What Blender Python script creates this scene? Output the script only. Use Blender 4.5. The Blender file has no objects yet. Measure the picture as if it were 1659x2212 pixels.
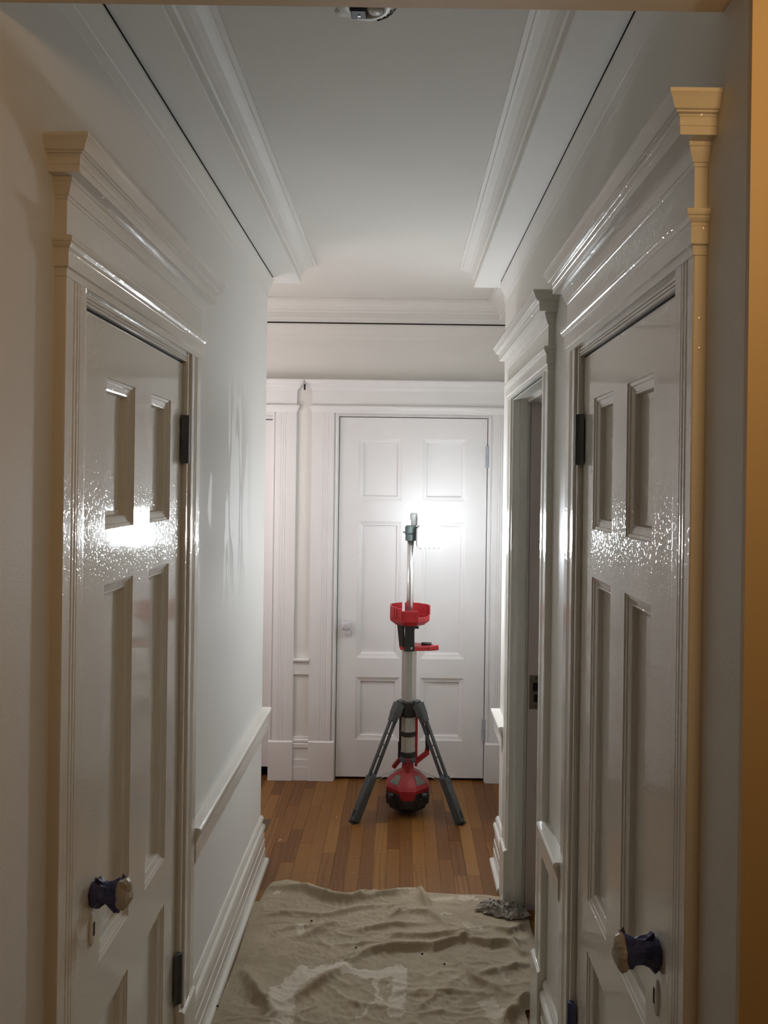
import bpy, bmesh, math, random
from mathutils import Vector, Matrix, noise
random.seed(7)
C = bpy.context.scene
COL = C.collection
PI = math.pi

# ------------------------------------------------------------------ camera
F_PX, W_PX, H_PX = 1800.0, 1659, 2212
VPX, VPY, ROLL = 866.0, 1046.0, 0.0135
CAM_H = 1.686
cam_d = bpy.data.cameras.new('camera')
cam = bpy.data.objects.new('camera', cam_d)
COL.objects.link(cam)
cam.location = (0, 0, CAM_H)
cam.rotation_mode = 'XYZ'
cam.rotation_euler = (PI / 2, 0, 0)
cam.rotation_euler = (Matrix.Rotation(PI / 2, 3, 'X') @ Matrix.Rotation(ROLL, 3, 'Z')).to_euler()
cam_d.sensor_fit = 'AUTO'
cam_d.sensor_width = 36.0
cam_d.lens = F_PX * 36.0 / H_PX
cam_d.shift_x = -(VPX - W_PX / 2) / H_PX
cam_d.shift_y = -(H_PX / 2 - VPY) / H_PX
cam_d.clip_start = 0.02
C.camera = cam

def ray(px, py):
    a, b = px - VPX, py - VPY
    return a + b * ROLL, b - a * ROLL
def on_floor(px, py, z=0.0):
    u, v = ray(px, py)
    d = (CAM_H - z) * F_PX / v
    return Vector((u * d / F_PX, d, z))
def at_y(px, py, y):
    u, v = ray(px, py)
    return Vector((u * y / F_PX, y, CAM_H - v * y / F_PX))

# ------------------------------------------------------------------ world, lights, exposure
w = bpy.data.worlds.new('world'); C.world = w
w.use_nodes = True
w.node_tree.nodes['Background'].inputs[0].default_value = (0, 0, 0, 1)
w.node_tree.nodes['Background'].inputs[1].default_value = 0.0
C.view_settings.view_transform = 'Standard'
C.view_settings.look = 'None'
C.view_settings.gamma = 1.0
C.view_settings.use_curve_mapping = False
C.view_settings.exposure = 0.24
LED_STRENGTH = 235.0
def point_light(name, loc, power, color, radius):
    l = bpy.data.lights.new(name, 'POINT'); l.energy = power; l.color = color; l.shadow_soft_size = radius
    o = bpy.data.objects.new(name, l); o.location = loc; COL.objects.link(o); return o
# warm bulb of the room the photographer stands in, up to the right beside the camera
point_light('room_bulb', (0.473, 0.44, 2.22), 7.2, (1.0, 0.59, 0.25), 0.05)
# added unseen fill light, pale pinkish, in the left arm of the cross hall
point_light('hall_fill', (-1.30, 4.05, 1.65), 13.0, (1.0, 0.91, 0.92), 0.22)

# ------------------------------------------------------------------ materials
def new_mat(name):
    m = bpy.data.materials.new(name); m.use_nodes = True
    nt = m.node_tree
    return m, nt, nt.nodes['Principled BSDF']
def N(nt, t, **k):
    n = nt.nodes.new(t)
    for a, b in k.items():
        if a in n.inputs: n.inputs[a].default_value = b
        else: setattr(n, a, b)
    return n
def coords(nt, scale, obj=False, rnd=False):
    if obj:
        src = N(nt, 'ShaderNodeTexCoord').outputs['Object']
    else:
        src = N(nt, 'ShaderNodeNewGeometry').outputs['Position']
    mp = N(nt, 'ShaderNodeMapping'); mp.inputs['Scale'].default_value = scale
    nt.links.new(src, mp.inputs['Vector'])
    if rnd:
        oi = N(nt, 'ShaderNodeObjectInfo')
        mu = N(nt, 'ShaderNodeMath', operation='MULTIPLY'); mu.inputs[1].default_value = 97.0
        nt.links.new(oi.outputs['Random'], mu.inputs[0])
        cb = N(nt, 'ShaderNodeCombineXYZ')
        for i in range(3): nt.links.new(mu.outputs[0], cb.inputs[i])
        nt.links.new(cb.outputs[0], mp.inputs['Location'])
    return mp.outputs['Vector']
def noise_tex(nt, vec, scale, detail=2.0, rough=0.5, dist=0.0):
    n = N(nt, 'ShaderNodeTexNoise'); n.inputs['Scale'].default_value = scale
    n.inputs['Detail'].default_value = detail; n.inputs['Roughness'].default_value = rough
    n.inputs['Distortion'].default_value = dist
    nt.links.new(vec, n.inputs['Vector'])
    return n.outputs['Fac']
def ramp(nt, fac, stops):
    r = N(nt, 'ShaderNodeValToRGB'); els = r.color_ramp.elements
    while len(els) < len(stops): els.new(0.5)
    for e, (p, c) in zip(els, stops):
        e.position = p; e.color = (*c, 1) if len(c) == 3 else c
    nt.links.new(fac, r.inputs['Fac'])
    return r.outputs['Color']
def bump(nt, bs, fac, dist, strength=1.0, prev=None):
    b = N(nt, 'ShaderNodeBump'); b.inputs['Distance'].default_value = dist; b.inputs['Strength'].default_value = strength
    nt.links.new(fac, b.inputs['Height'])
    if prev: nt.links.new(prev.outputs[0], b.inputs['Normal'])
    nt.links.new(b.outputs[0], bs.inputs['Normal'])
    return b

def gloss_paint(name, streak, col=(0.785, 0.765, 0.70), rough=0.085, peel=0.0003, brush=0.00012):
    m, nt, bs = new_mat(name)
    v = coords(nt, (1, 1, 1))
    n0 = noise_tex(nt, v, 3.0, 3.0)
    c = ramp(nt, n0, [(0.35, tuple(x * 0.955 for x in col)), (0.65, col)])
    nt.links.new(c, bs.inputs['Base Color'])
    bs.inputs['Roughness'].default_value = rough
    r = N(nt, 'ShaderNodeMapRange'); r.inputs['To Min'].default_value = rough * 0.7; r.inputs['To Max'].default_value = rough * 1.6
    nt.links.new(noise_tex(nt, v, 9.0, 2.0), r.inputs['Value']); nt.links.new(r.outputs[0], bs.inputs['Roughness'])
    pk = N(nt, 'ShaderNodeMapRange', interpolation_type='SMOOTHSTEP'); pk.inputs['From Min'].default_value = 0.54; pk.inputs['From Max'].default_value = 0.78
    nt.links.new(noise_tex(nt, v, 110.0, 2.0, 0.6), pk.inputs['Value'])
    b1 = bump(nt, bs, pk.outputs[0], peel)
    b2 = bump(nt, bs, noise_tex(nt, coords(nt, streak), 1.0, 3.0, 0.6), brush, prev=b1)
    bump(nt, bs, noise_tex(nt, v, 7.0, 1.0), 0.0004, prev=b2)
    return m
M = {}
M['gloss_v'] = gloss_paint('gloss_paint_vertical_brushing', (230, 230, 3))
M['gloss_y'] = gloss_paint('gloss_paint_brushed_along_hall', (230, 3, 230))
M['gloss_door'] = gloss_paint('gloss_paint_door', (160, 160, 3), peel=0.00024, brush=0.00002, rough=0.05)
M['satin_x'] = gloss_paint('satin_paint_end_wall', (3, 200, 200), col=(0.83, 0.825, 0.82), rough=0.38, peel=0.00015)
M['satin_v'] = gloss_paint('satin_paint_end_wall_door', (200, 200, 3), col=(0.83, 0.825, 0.825), rough=0.36, peel=0.00015)

def flat_paint(name, col, rough=0.55, bumpd=0.0004, var=0.96):
    m, nt, bs = new_mat(name)
    v = coords(nt, (1, 1, 1))
    c = ramp(nt, noise_tex(nt, v, 1.6, 5.0, 0.6), [(0.3, tuple(x * var for x in col)), (0.7, col)])
    nt.links.new(c, bs.inputs['Base Color'])
    bs.inputs['Roughness'].default_value = rough
    bump(nt, bs, noise_tex(nt, v, 190.0, 3.0, 0.6), bumpd)
    return m
M['ceiling'] = flat_paint('ceiling_plaster', (0.73, 0.71, 0.665), 0.8, 0.0003, 0.93)
M['crown'] = flat_paint('cornice_paint', (0.78, 0.765, 0.73), 0.6, 0.0002)
M['end_wall'] = flat_paint('end_wall_plaster', (0.80, 0.785, 0.75), 0.7)
M['right_wall'] = flat_paint('right_wall_plaster', (0.76, 0.74, 0.685), 0.5, 0.0004)
M['room_wall'] = flat_paint('room_wall_cream', (0.68, 0.54, 0.33), 0.6, 0.0003, 0.93)
M['pink_wall'] = flat_paint('hall_wall_pinkish', (0.62, 0.47, 0.41), 0.7)
M['pink_jamb'] = flat_paint('pinkish_jamb_paint', (0.66, 0.57, 0.53), 0.4)
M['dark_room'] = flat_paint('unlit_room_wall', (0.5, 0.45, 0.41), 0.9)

def patchy_wall():
    m, nt, bs = new_mat('left_wall_fresh_paint')
    v = coords(nt, (1, 1, 1))
    # brushy vertical lap marks where the fresh coat is only half dry
    st = noise_tex(nt, coords(nt, (1.0, 6.5, 1.7)), 1.0, 3.5, 0.55, 0.8)
    sep = N(nt, 'ShaderNodeSeparateXYZ'); nt.links.new(v, sep.inputs[0])
    def window(out, lo, hi, soft):
        a = N(nt, 'ShaderNodeMapRange', interpolation_type='SMOOTHSTEP'); a.inputs['From Min'].default_value = lo; a.inputs['From Max'].default_value = lo + soft
        b = N(nt, 'ShaderNodeMapRange', interpolation_type='SMOOTHSTEP'); b.inputs['From Min'].default_value = hi - soft; b.inputs['From Max'].default_value = hi
        b.inputs['To Min'].default_value = 1; b.inputs['To Max'].default_value = 0
        nt.links.new(out, a.inputs['Value']); nt.links.new(out, b.inputs['Value'])
        mu = N(nt, 'ShaderNodeMath', operation='MULTIPLY'); nt.links.new(a.outputs[0], mu.inputs[0]); nt.links.new(b.outputs[0], mu.inputs[1])
        return mu.outputs[0]
    wy = window(sep.outputs['Y'], 2.25, 3.40, 0.35)
    wz = window(sep.outputs['Z'], 1.20, 2.12, 0.30)
    mk = N(nt, 'ShaderNodeMath', operation='MULTIPLY'); nt.links.new(wy, mk.inputs[0]); nt.links.new(wz, mk.inputs[1])
    th = N(nt, 'ShaderNodeMapRange', interpolation_type='SMOOTHSTEP'); th.inputs['From Min'].default_value = 0.40; th.inputs['From Max'].default_value = 0.425
    nt.links.new(st, th.inputs['Value'])
    pm = N(nt, 'ShaderNodeMath', operation='MULTIPLY'); nt.links.new(mk.outputs[0], pm.inputs[0]); nt.links.new(th.outputs[0], pm.inputs[1])
    mix = N(nt, 'ShaderNodeMix', data_type='RGBA')
    mix.inputs[6].default_value = (0.80, 0.79, 0.76, 1); mix.inputs[7].default_value = (0.57, 0.55, 0.505, 1)
    nt.links.new(pm.outputs[0], mix.inputs[0])
    nt.links.new(mix.outputs[2], bs.inputs['Base Color'])
    r = N(nt, 'ShaderNodeMapRange'); r.inputs['To Min'].default_value = 0.60; r.inputs['To Max'].default_value = 0.70
    nt.links.new(pm.outputs[0], r.inputs['Value']); nt.links.new(r.outputs[0], bs.inputs['Roughness'])
    bs.inputs['Specular IOR Level'].default_value = 0.25
    bump(nt, bs, noise_tex(nt, v, 150.0, 3.0, 0.6), 0.0004)
    return m
M['left_wall'] = patchy_wall()

def simple(name, col, rough=0.5, metal=0.0, bscale=0, bd=0.0, emis=None, var=0.88, nscale=25, rnd=False):
    m, nt, bs = new_mat(name)
    v = coords(nt, (1, 1, 1), obj=True, rnd=rnd)
    c = ramp(nt, noise_tex(nt, v, nscale, 3.0), [(0.3, tuple(x * var for x in col)), (0.7, col)])
    nt.links.new(c, bs.inputs['Base Color'])
    bs.inputs['Roughness'].default_value = rough; bs.inputs['Metallic'].default_value = metal
    if bscale: bump(nt, bs, noise_tex(nt, v, bscale, 3.0), bd)
    if emis:
        bs.inputs['Emission Color'].default_value = (*emis[0], 1); bs.inputs['Emission Strength'].default_value = emis[1]
    return m
M['gap_shade'] = simple('painted_gap_shade', (0.025, 0.023, 0.02), 0.9)  # near-black that paints shade into the rail groove and door-top gap
M['gap'] = simple('dark_old_wood_gap', (0.03, 0.022, 0.016), 0.9)
M['red'] = simple('red_plastic', (0.46, 0.026, 0.034), 0.42, bscale=300, bd=0.0002)
M['base_red'] = simple('shaded_red_plastic', (0.30, 0.012, 0.018), 0.45)  # the red darkened, shade low on the stand put into the colour
M['dark_red'] = simple('dark_red_plastic', (0.26, 0.016, 0.018), 0.45)
M['black'] = simple('black_plastic', (0.018, 0.018, 0.018), 0.5, bscale=350, bd=0.0002)
M['leg_grey'] = simple('grey_moulded_plastic', (0.058, 0.068, 0.072), 0.42, bscale=300, bd=0.0002)
M['collar'] = simple('grey_green_collar', (0.10, 0.14, 0.13), 0.5)
M['alu'] = simple('dull_aluminium', (0.50, 0.50, 0.47), 0.42, 0.55, var=0.94)
M['alu_bright'] = simple('polished_aluminium', (0.66, 0.66, 0.66), 0.25, 0.85, var=0.96)
M['label_grey'] = simple('grey_sticker', (0.16, 0.15, 0.13), 0.5, nscale=60)
M['label_yellow'] = simple('orange_sticker', (0.75, 0.38, 0.05), 0.5)
M['white_mark'] = simple('white_print', (0.75, 0.75, 0.75), 0.5)
M['pod_grey'] = simple('glare_paled_grey', (0.55, 0.57, 0.57), 0.5)  # housing and top knob paled, lamp glare put into the colour
M['lens'] = simple('led_lens', (0.9, 0.95, 1.0), 0.3, emis=((0.88, 0.945, 1.0), LED_STRENGTH))
M['lens_up'] = simple('led_lens_upper', (0.9, 0.95, 1.0), 0.3, emis=((0.88, 0.945, 1.0), LED_STRENGTH * 0.24))
M['lens_back'] = simple('led_lens_rear', (0.9, 0.95, 1.0), 0.3, emis=((0.88, 0.945, 1.0), LED_STRENGTH * 0.09))
M['blue_tape'] = simple('blue_masking_tape', (0.06, 0.072, 0.20), 0.5, bscale=60, bd=0.002, var=0.6, nscale=18)
M['blue_dark'] = simple('grey_blue_tape', (0.075, 0.085, 0.10), 0.5, bscale=60, bd=0.001, var=0.6)
M['pale_tape'] = simple('paint_smeared_tape', (0.46, 0.50, 0.56), 0.4, bscale=60, bd=0.001, var=0.7)
M['paper'] = simple('painted_over_masking_paper', (0.50, 0.45, 0.36), 0.45, bscale=50, bd=0.002, var=0.8)
M['white_paper'] = simple('white_masking_paper', (0.66, 0.66, 0.70), 0.4, bscale=50, bd=0.002, var=0.8)
M['brass'] = simple('tarnished_metal', (0.20, 0.17, 0.12), 0.45, 0.6)
M['dark'] = simple('dark_void', (0.012, 0.010, 0.009), 0.9)
M['white_plastic'] = simple('white_plastic', (0.62, 0.62, 0.58), 0.4)
M['rag'] = simple('dirty_grey_rag', (0.42, 0.385, 0.33), 0.85, bscale=120, bd=0.0015, var=0.55, nscale=30)
M['chip'] = simple('paint_chip', (0.75, 0.75, 0.72), 0.6)
M['speck'] = simple('dark_crumb', (0.03, 0.025, 0.02), 0.9)

def oak(name):
    m, nt, bs = new_mat(name)
    v = coords(nt, (1, 1, 1), obj=True, rnd=True)
    oi = N(nt, 'ShaderNodeObjectInfo')
    base = ramp(nt, oi.outputs['Random'], [(0.0, (0.160, 0.062, 0.013)), (0.25, (0.235, 0.100, 0.021)), (0.5, (0.26, 0.118, 0.026)),
                                           (0.75, (0.30, 0.142, 0.033)), (1.0, (0.125, 0.045, 0.011))])
    mp = N(nt, 'ShaderNodeMapping'); mp.inputs['Scale'].default_value = (1, 0.09, 1); nt.links.new(v, mp.inputs['Vector'])
    # cathedral figure
    wv = N(nt, 'ShaderNodeTexWave', wave_type='BANDS', bands_direction='X')
    wv.inputs['Scale'].default_value = 13; wv.inputs['Distortion'].default_value = 16; wv.inputs['Detail'].default_value = 1.2
    wv.inputs['Detail Scale'].default_value = 0.55
    nt.links.new(mp.outputs[0], wv.inputs['Vector'])
    dk = ramp(nt, wv.outputs['Fac'], [(0.0, (0.60, 0.56, 0.52)), (0.45, (1, 1, 1)), (1.0, (1.05, 1.05, 1.05))])
    g = noise_tex(nt, mp.outputs[0], 420, 2.0)
    gr = ramp(nt, g, [(0.3, (0.70, 0.68, 0.64)), (0.62, (0.90, 0.88, 0.84))])
    m1 = N(nt, 'ShaderNodeMix', data_type='RGBA', blend_type='MULTIPLY'); m1.inputs[0].default_value = 0.5
    fr = N(nt, 'ShaderNodeMath', operation='MULTIPLY'); fr.inputs[1].default_value = 13.7; nt.links.new(oi.outputs['Random'], fr.inputs[0])
    f2 = N(nt, 'ShaderNodeMath', operation='FRACT'); nt.links.new(fr.outputs[0], f2.inputs[0])
    f3 = N(nt, 'ShaderNodeMapRange'); f3.inputs['From Min'].default_value = .45; f3.inputs['From Max'].default_value = 1; f3.inputs['To Min'].default_value = .12; f3.inputs['To Max'].default_value = .95
    nt.links.new(f2.outputs[0], f3.inputs['Value']); nt.links.new(f3.outputs[0], m1.inputs[0])
    nt.links.new(base, m1.inputs[6]); nt.links.new(dk, m1.inputs[7])
    m2 = N(nt, 'ShaderNodeMix', data_type='RGBA', blend_type='MULTIPLY'); m2.inputs[0].default_value = 1.0
    nt.links.new(m1.outputs[2], m2.inputs[6]); nt.links.new(gr, m2.inputs[7])
    nt.links.new(m2.outputs[2], bs.inputs['Base Color'])
    bs.inputs['Roughness'].default_value = 0.40
    bs.inputs['Specular IOR Level'].default_value = 0.35
    bump(nt, bs, g, 0.0003)
    return m
M['oak'] = oak('oak_strip_floor')

# paint stains of the drop cloth, laid out on the floor plan
def canvas():
    m, nt, bs = new_mat('canvas_drop_cloth')
    geo = N(nt, 'ShaderNodeNewGeometry')
    v = geo.outputs['Position']
    base = ramp(nt, noise_tex(nt, v, 5.0, 6.0, 0.65), [(0.3, (0.34, 0.275, 0.19)), (0.7, (0.43, 0.355, 0.25))])
    # distort the plan coordinates so that every stain has a ragged rim
    nz = N(nt, 'ShaderNodeTexNoise'); nz.inputs['Scale'].default_value = 22; nz.inputs['Detail'].default_value = 5; nz.inputs['Roughness'].default_value = 0.7
    nt.links.new(v, nz.inputs['Vector'])
    sb = N(nt, 'ShaderNodeVectorMath', operation='SUBTRACT'); sb.inputs[1].default_value = (0.5, 0.5, 0.5); nt.links.new(nz.outputs['Color'], sb.inputs[0])
    sc = N(nt, 'ShaderNodeVectorMath', operation='SCALE'); sc.inputs['Scale'].default_value = 0.10; nt.links.new(sb.outputs[0], sc.inputs[0])
    ad = N(nt, 'ShaderNodeVectorMath', operation='ADD'); nt.links.new(v, ad.inputs[0]); nt.links.new(sc.outputs[0], ad.inputs[1])
    fl = N(nt, 'ShaderNodeVectorMath', operation='MULTIPLY'); fl.inputs[1].default_value = (1, 1, 0); nt.links.new(ad.outputs[0], fl.inputs[0])
    p = fl.outputs[0]
    total = None
    def seg(a, b, wid, amt=1.0):
        nonlocal total
        a = Vector((a[0], a[1], 0)); b = Vector((b[0], b[1], 0)); d = b - a; L2 = d.length_squared
        s1 = N(nt, 'ShaderNodeVectorMath', operation='SUBTRACT'); s1.inputs[1].default_value = a; nt.links.new(p, s1.inputs[0])
        dt = N(nt, 'ShaderNodeVectorMath', operation='DOT_PRODUCT'); dt.inputs[1].default_value = d / L2; nt.links.new(s1.outputs[0], dt.inputs[0])
        cl = N(nt, 'ShaderNodeClamp'); nt.links.new(dt.outputs['Value'], cl.inputs['Value'])
        s2 = N(nt, 'ShaderNodeVectorMath', operation='SCALE'); s2.inputs[0].default_value = d; nt.links.new(cl.outputs[0], s2.inputs['Scale'])
        s3 = N(nt, 'ShaderNodeVectorMath', operation='DISTANCE'); nt.links.new(s1.outputs[0], s3.inputs[0]); nt.links.new(s2.outputs[0], s3.inputs[1])
        mr = N(nt, 'ShaderNodeMapRange'); mr.inputs['From Min'].default_value = wid; mr.inputs['From Max'].default_value = wid * 0.85
        mr.inputs['To Max'].default_value = amt; nt.links.new(s3.outputs['Value'], mr.inputs['Value'])
        if total is None: total = mr.outputs[0]
        else:
            mx = N(nt, 'ShaderNodeMath', operation='MAXIMUM'); nt.links.new(total, mx.inputs[0]); nt.links.new(mr.outputs[0], mx.inputs[1]); total = mx.outputs[0]
    def pseg(a, b, wid, amt=1.0):
        A, B = on_floor(*a), on_floor(*b); seg((A.x, A.y), (B.x, B.y), wid, amt)
    pseg((605, 2212), (612, 2150), 0.045); pseg((612, 2150), (655, 2110), 0.04); pseg((655, 2110), (740, 2098), 0.028)
    pseg((740, 2098), (800, 2112), 0.028); pseg((800, 2112), (862, 2102), 0.03); pseg((862, 2102), (858, 2190), 0.03, 0.9)
    pseg((815, 2120), (815, 2165), 0.006); pseg((815, 2165), (775, 2205), 0.006); pseg((815, 2165), (842, 2190), 0.006)
    pseg((935, 1948), (970, 1944), 0.016, 0.6); pseg((995, 1945), (1022, 1944), 0.022, 0.7); pseg((1000, 2005), (1022, 2012), 0.008, 0.7)
    pseg((1062, 2180), (1075, 2205), 0.035, 0.7); pseg((596, 1932), (598, 1934), 0.010, 1.0); pseg((648, 2004), (652, 2020), 0.010, 0.8)
    pseg((950, 1981), (970, 1979), 0.006, 0.8); pseg((1010, 1998), (1040, 2012), 0.003, 0.9); pseg((960, 2118), (1000, 2122), 0.006, 0.5)
    pseg((1065, 2095), (1100, 2128), 0.008, 0.5); pseg((1072, 2035), (1082, 2042), 0.007, 0.6); pseg((600, 2020), (608, 2022), 0.006, 0.8)
    # fine random paint spatter
    vo = N(nt, 'ShaderNodeTexVoronoi'); vo.inputs['Scale'].default_value = 16; nt.links.new(v, vo.inputs['Vector'])
    sp = N(nt, 'ShaderNodeMapRange'); sp.inputs['From Min'].default_value = 0.075; sp.inputs['From Max'].default_value = 0.05; nt.links.new(vo.outputs['Distance'], sp.inputs['Value'])
    gate = N(nt, 'ShaderNodeMapRange'); gate.inputs['From Min'].default_value = 0.58; gate.inputs['From Max'].default_value = 0.62
    nt.links.new(noise_tex(nt, v, 7, 2), gate.inputs['Value'])
    sm = N(nt, 'ShaderNodeMath', operation='MULTIPLY'); nt.links.new(sp.outputs[0], sm.inputs[0]); nt.links.new(gate.outputs[0], sm.inputs[1])
    mx = N(nt, 'ShaderNodeMath', operation='MAXIMUM'); nt.links.new(total, mx.inputs[0]); nt.links.new(sm.outputs[0], mx.inputs[1])
    am = N(nt, 'ShaderNodeMath', operation='MULTIPLY'); am.inputs[1].default_value = 0.85; nt.links.new(mx.outputs[0], am.inputs[0])
    mix = N(nt, 'ShaderNodeMix', data_type='RGBA'); mix.inputs[7].default_value = (0.60, 0.54, 0.44, 1)
    nt.links.new(am.outputs[0], mix.inputs[0]); nt.links.new(base, mix.inputs[6])
    nt.links.new(mix.outputs[2], bs.inputs['Base Color'])
    bs.inputs['Roughness'].default_value = 0.85
    b1 = bump(nt, bs, noise_tex(nt, v, 500, 2), 0.0003)
    b2 = bump(nt, bs, noise_tex(nt, v, 16, 4, 0.6, 0.2), 0.006, prev=b1)
    return m
M['canvas'] = canvas()

# ------------------------------------------------------------------ mesh helpers
WORLD = {}
class MB:
    def __init__(s): s.v = []; s.f = []; s.mi = []
    def add(s, verts, faces, mi=0):
        n = len(s.v); s.v += [Vector(p) for p in verts]
        for f in faces: s.f.append([n + i for i in f]); s.mi.append(mi)
        return s
    def box(s, a, b, mi=0):
        x0, y0, z0 = (min(a[i], b[i]) for i in range(3)); x1, y1, z1 = (max(a[i], b[i]) for i in range(3))
        return s.add([(x0,y0,z0),(x1,y0,z0),(x1,y1,z0),(x0,y1,z0),(x0,y0,z1),(x1,y0,z1),(x1,y1,z1),(x0,y1,z1)],
                     [(0,3,2,1),(4,5,6,7),(0,1,5,4),(1,2,6,5),(2,3,7,6),(3,0,4,7)], mi)
    def loft(s, rings, cap=True, closed=True, mi=0, loop=False):
        n = len(rings[0]); vs = [p for r in rings for p in r]; fs = []
        R = len(rings)
        for i in range(R if loop else R - 1):
            a, b = i * n, ((i + 1) % R) * n
            for j in range(n if closed else n - 1):
                k = (j + 1) % n
                fs.append((a + j, a + k, b + k, b + j))
        if cap and not loop: fs.append(tuple(range(n))[::-1]); fs.append(tuple((R - 1) * n + j for j in range(n)))
        return s.add(vs, fs, mi)
    def build(s, name, m, parent=None, label=None, smooth=False, bevel=0.0, recalc=True, segs=2):
        c = Vector((0, 0, 0))
        lo = Vector([min(p[i] for p in s.v) for i in range(3)]); hi = Vector([max(p[i] for p in s.v) for i in range(3)])
        c = (lo + hi) / 2; c.z = lo.z
        me = bpy.data.meshes.new(name)
        me.from_pydata([tuple(p - c) for p in s.v], [], s.f)
        mats = m if isinstance(m, (list, tuple)) else [m]
        for k in mats: me.materials.append(M[k] if isinstance(k, str) else k)
        for p, i in zip(me.polygons, s.mi): p.material_index = i; p.use_smooth = smooth
        if recalc:
            bm = bmesh.new(); bm.from_mesh(me); bmesh.ops.remove_doubles(bm, verts=bm.verts, dist=1e-6)
            bmesh.ops.recalc_face_normals(bm, faces=bm.faces); bm.to_mesh(me); bm.free()
        me.update()
        o = bpy.data.objects.new(name, me); COL.objects.link(o)
        WORLD[o.name] = c
        if parent: o.parent = parent; o.location = c - WORLD[parent.name]
        else: o.location = c
        if bevel:
            b = o.modifiers.new('bevel', 'BEVEL'); b.width = bevel; b.segments = segs; b.limit_method = 'ANGLE'; b.angle_limit = math.radians(35)
            for p in me.polygons: p.use_smooth = True
            me.set_sharp_from_angle(angle=math.radians(28)) if hasattr(me, 'set_sharp_from_angle') else None
        if label: o['label'] = label
        return o
def tag(o, label=None, cat=None, group=None, kind=None):
    if label: o['label'] = label
    if cat: o['category'] = cat
    if group: o['group'] = group
    if kind: o['kind'] = kind
    return o
def empty(name, loc, label=None, cat=None, group=None, kind=None):
    o = bpy.data.objects.new(name, None); COL.objects.link(o); o.location = loc; o.empty_display_size = 0.1
    WORLD[o.name] = Vector(loc)
    return tag(o, label, cat, group, kind)
def struct(o, label, cat): return tag(o, label, cat, kind='structure')

# a wall frame: s runs along the wall, q comes out of it, z is up
FL = (Vector((-0.60, 0, 0)), Vector((0, 1, 0)), Vector((1, 0, 0)))
FR = (Vector((0.455, 0, 0)), Vector((0, 1, 0)), Vector((-1, 0, 0)))
YW = 4.740
FE = (Vector((0, YW, 0)), Vector((1, 0, 0)), Vector((0, -1, 0)))
def P(fr, s, q, z): return fr[0] + fr[1] * s + fr[2] * q + Vector((0, 0, z))
def fbox(mb, fr, s0, s1, q0, q1, z0, z1, mi=0): return mb.box(P(fr, s0, q0, z0), P(fr, s1, q1, z1), mi)
def vprof(mb, fr, prof, z0, z1, mi=0):
    """vertical moulding: closed section [(s,q)...] from z0 to z1"""
    return mb.loft([[P(fr, s, q, z0) for s, q in prof], [P(fr, s, q, z1) for s, q in prof]], mi=mi)
def hprof(mb, fr, prof, s0, s1, mi=0):
    """horizontal moulding: closed section [(q,z)...] from s0 to s1"""
    return mb.loft([[P(fr, s0, q, z) for q, z in prof], [P(fr, s1, q, z) for q, z in prof]], mi=mi)
def returned(mb, fr, prof, s0, s1, q0):
    """head moulding whose profile [(q,z)...] from top to bottom returns round both ends"""
    rings = []
    for q, z in prof:
        e = q - q0
        rings.append([P(fr, s0 - e, -0.004, z), P(fr, s0 - e, q, z), P(fr, s1 + e, q, z), P(fr, s1 + e, -0.004, z)])
    return mb.loft(rings)
def sweep(mb, path, prof, closed, mi=0, z0=0.0):
    """sweep closed section [(q,z)...] along plan path; q grows to the right of travel"""
    n = len(path); rings = []
    for i in range(n):
        p = Vector(path[i])
        a = Vector(path[(i - 1) % n]) if (closed or i > 0) else None
        b = Vector(path[(i + 1) % n]) if (closed or i < n - 1) else None
        def nr(u, v): d = (v - u).normalized(); return Vector((d.y, -d.x))
        if a is None: m = nr(p, b)
        elif b is None: m = nr(a, p)
        else:
            n1, n2 = nr(a, p), nr(p, b); m = (n1 + n2); m = m / m.dot(n1)
        rings.append([(p.x + m.x * q, p.y + m.y * q, z + z0) for q, z in prof])
    return mb.loft(rings, cap=not closed, loop=closed, mi=mi)

Y0, YL, YR = 1.11, 3.68, 3.71       # start of corridor, left and right outside corners
XL, XR, XRR, XLL = -0.60, 0.455, 0.66, -2.2
ZC = 2.70

# ------------------------------------------------------------------ room shell
m = MB()
m.box((XL - .12, Y0, 0), (XL, 1.535, ZC)); m.box((XL - .12, 1.535, 2.035), (XL, 2.30, ZC)); m.box((XL - .12, 2.30, 0), (XL, YL, ZC))
m.box((XLL, YL - .12, 0), (XL - .12, YL, ZC))
struct(m.build('wall_left', 'left_wall'), 'freshly painted white plaster wall along the left side of the hallway', 'wall')
m = MB()
m.box((XR, Y0, 0), (XR + .12, 1.345, ZC)); m.box((XR, 1.345, 2.035), (XR + .12, 2.095, ZC)); m.box((XR, 2.095, 0), (XR + .12, 2.60, ZC))
m.box((XR, 2.60, 2.035), (XR + .12, 3.33, ZC)); m.box((XR, 3.33, 0), (XR + .12, YR, ZC)); m.box((XR + .12, YR - .12, 0), (XRR, YR, ZC))
m.box((XRR, YR - .12, 0), (XRR + .1, YW + .1, ZC))
struct(m.build('wall_right', 'right_wall'), 'white plaster wall along the right side of the hallway', 'wall')
m = MB()
m.box((-.335 - .024, YW, 2.075), (XRR, YW + .1, ZC)); m.box((.497, YW, 0), (XRR, YW + .1, 2.075))
m.box((-.72, YW, 0), (-.359, YW + .1, ZC)); m.box((-1.46, YW, 2.055), (-.72, YW + .1, ZC)); m.box((XLL, YW, 0), (-1.46, YW + .1, ZC))
struct(m.build('wall_back', 'end_wall'), 'white wall at the far end of the hallway behind the tripod lamp', 'wall')
m = MB(); m.box((XLL - .1, YL - .12, 0), (XLL, YW + .1, ZC))
struct(m.build('wall_cross_hall', 'pink_wall'), 'pinkish wall closing the left arm of the cross hall', 'wall')
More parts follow.
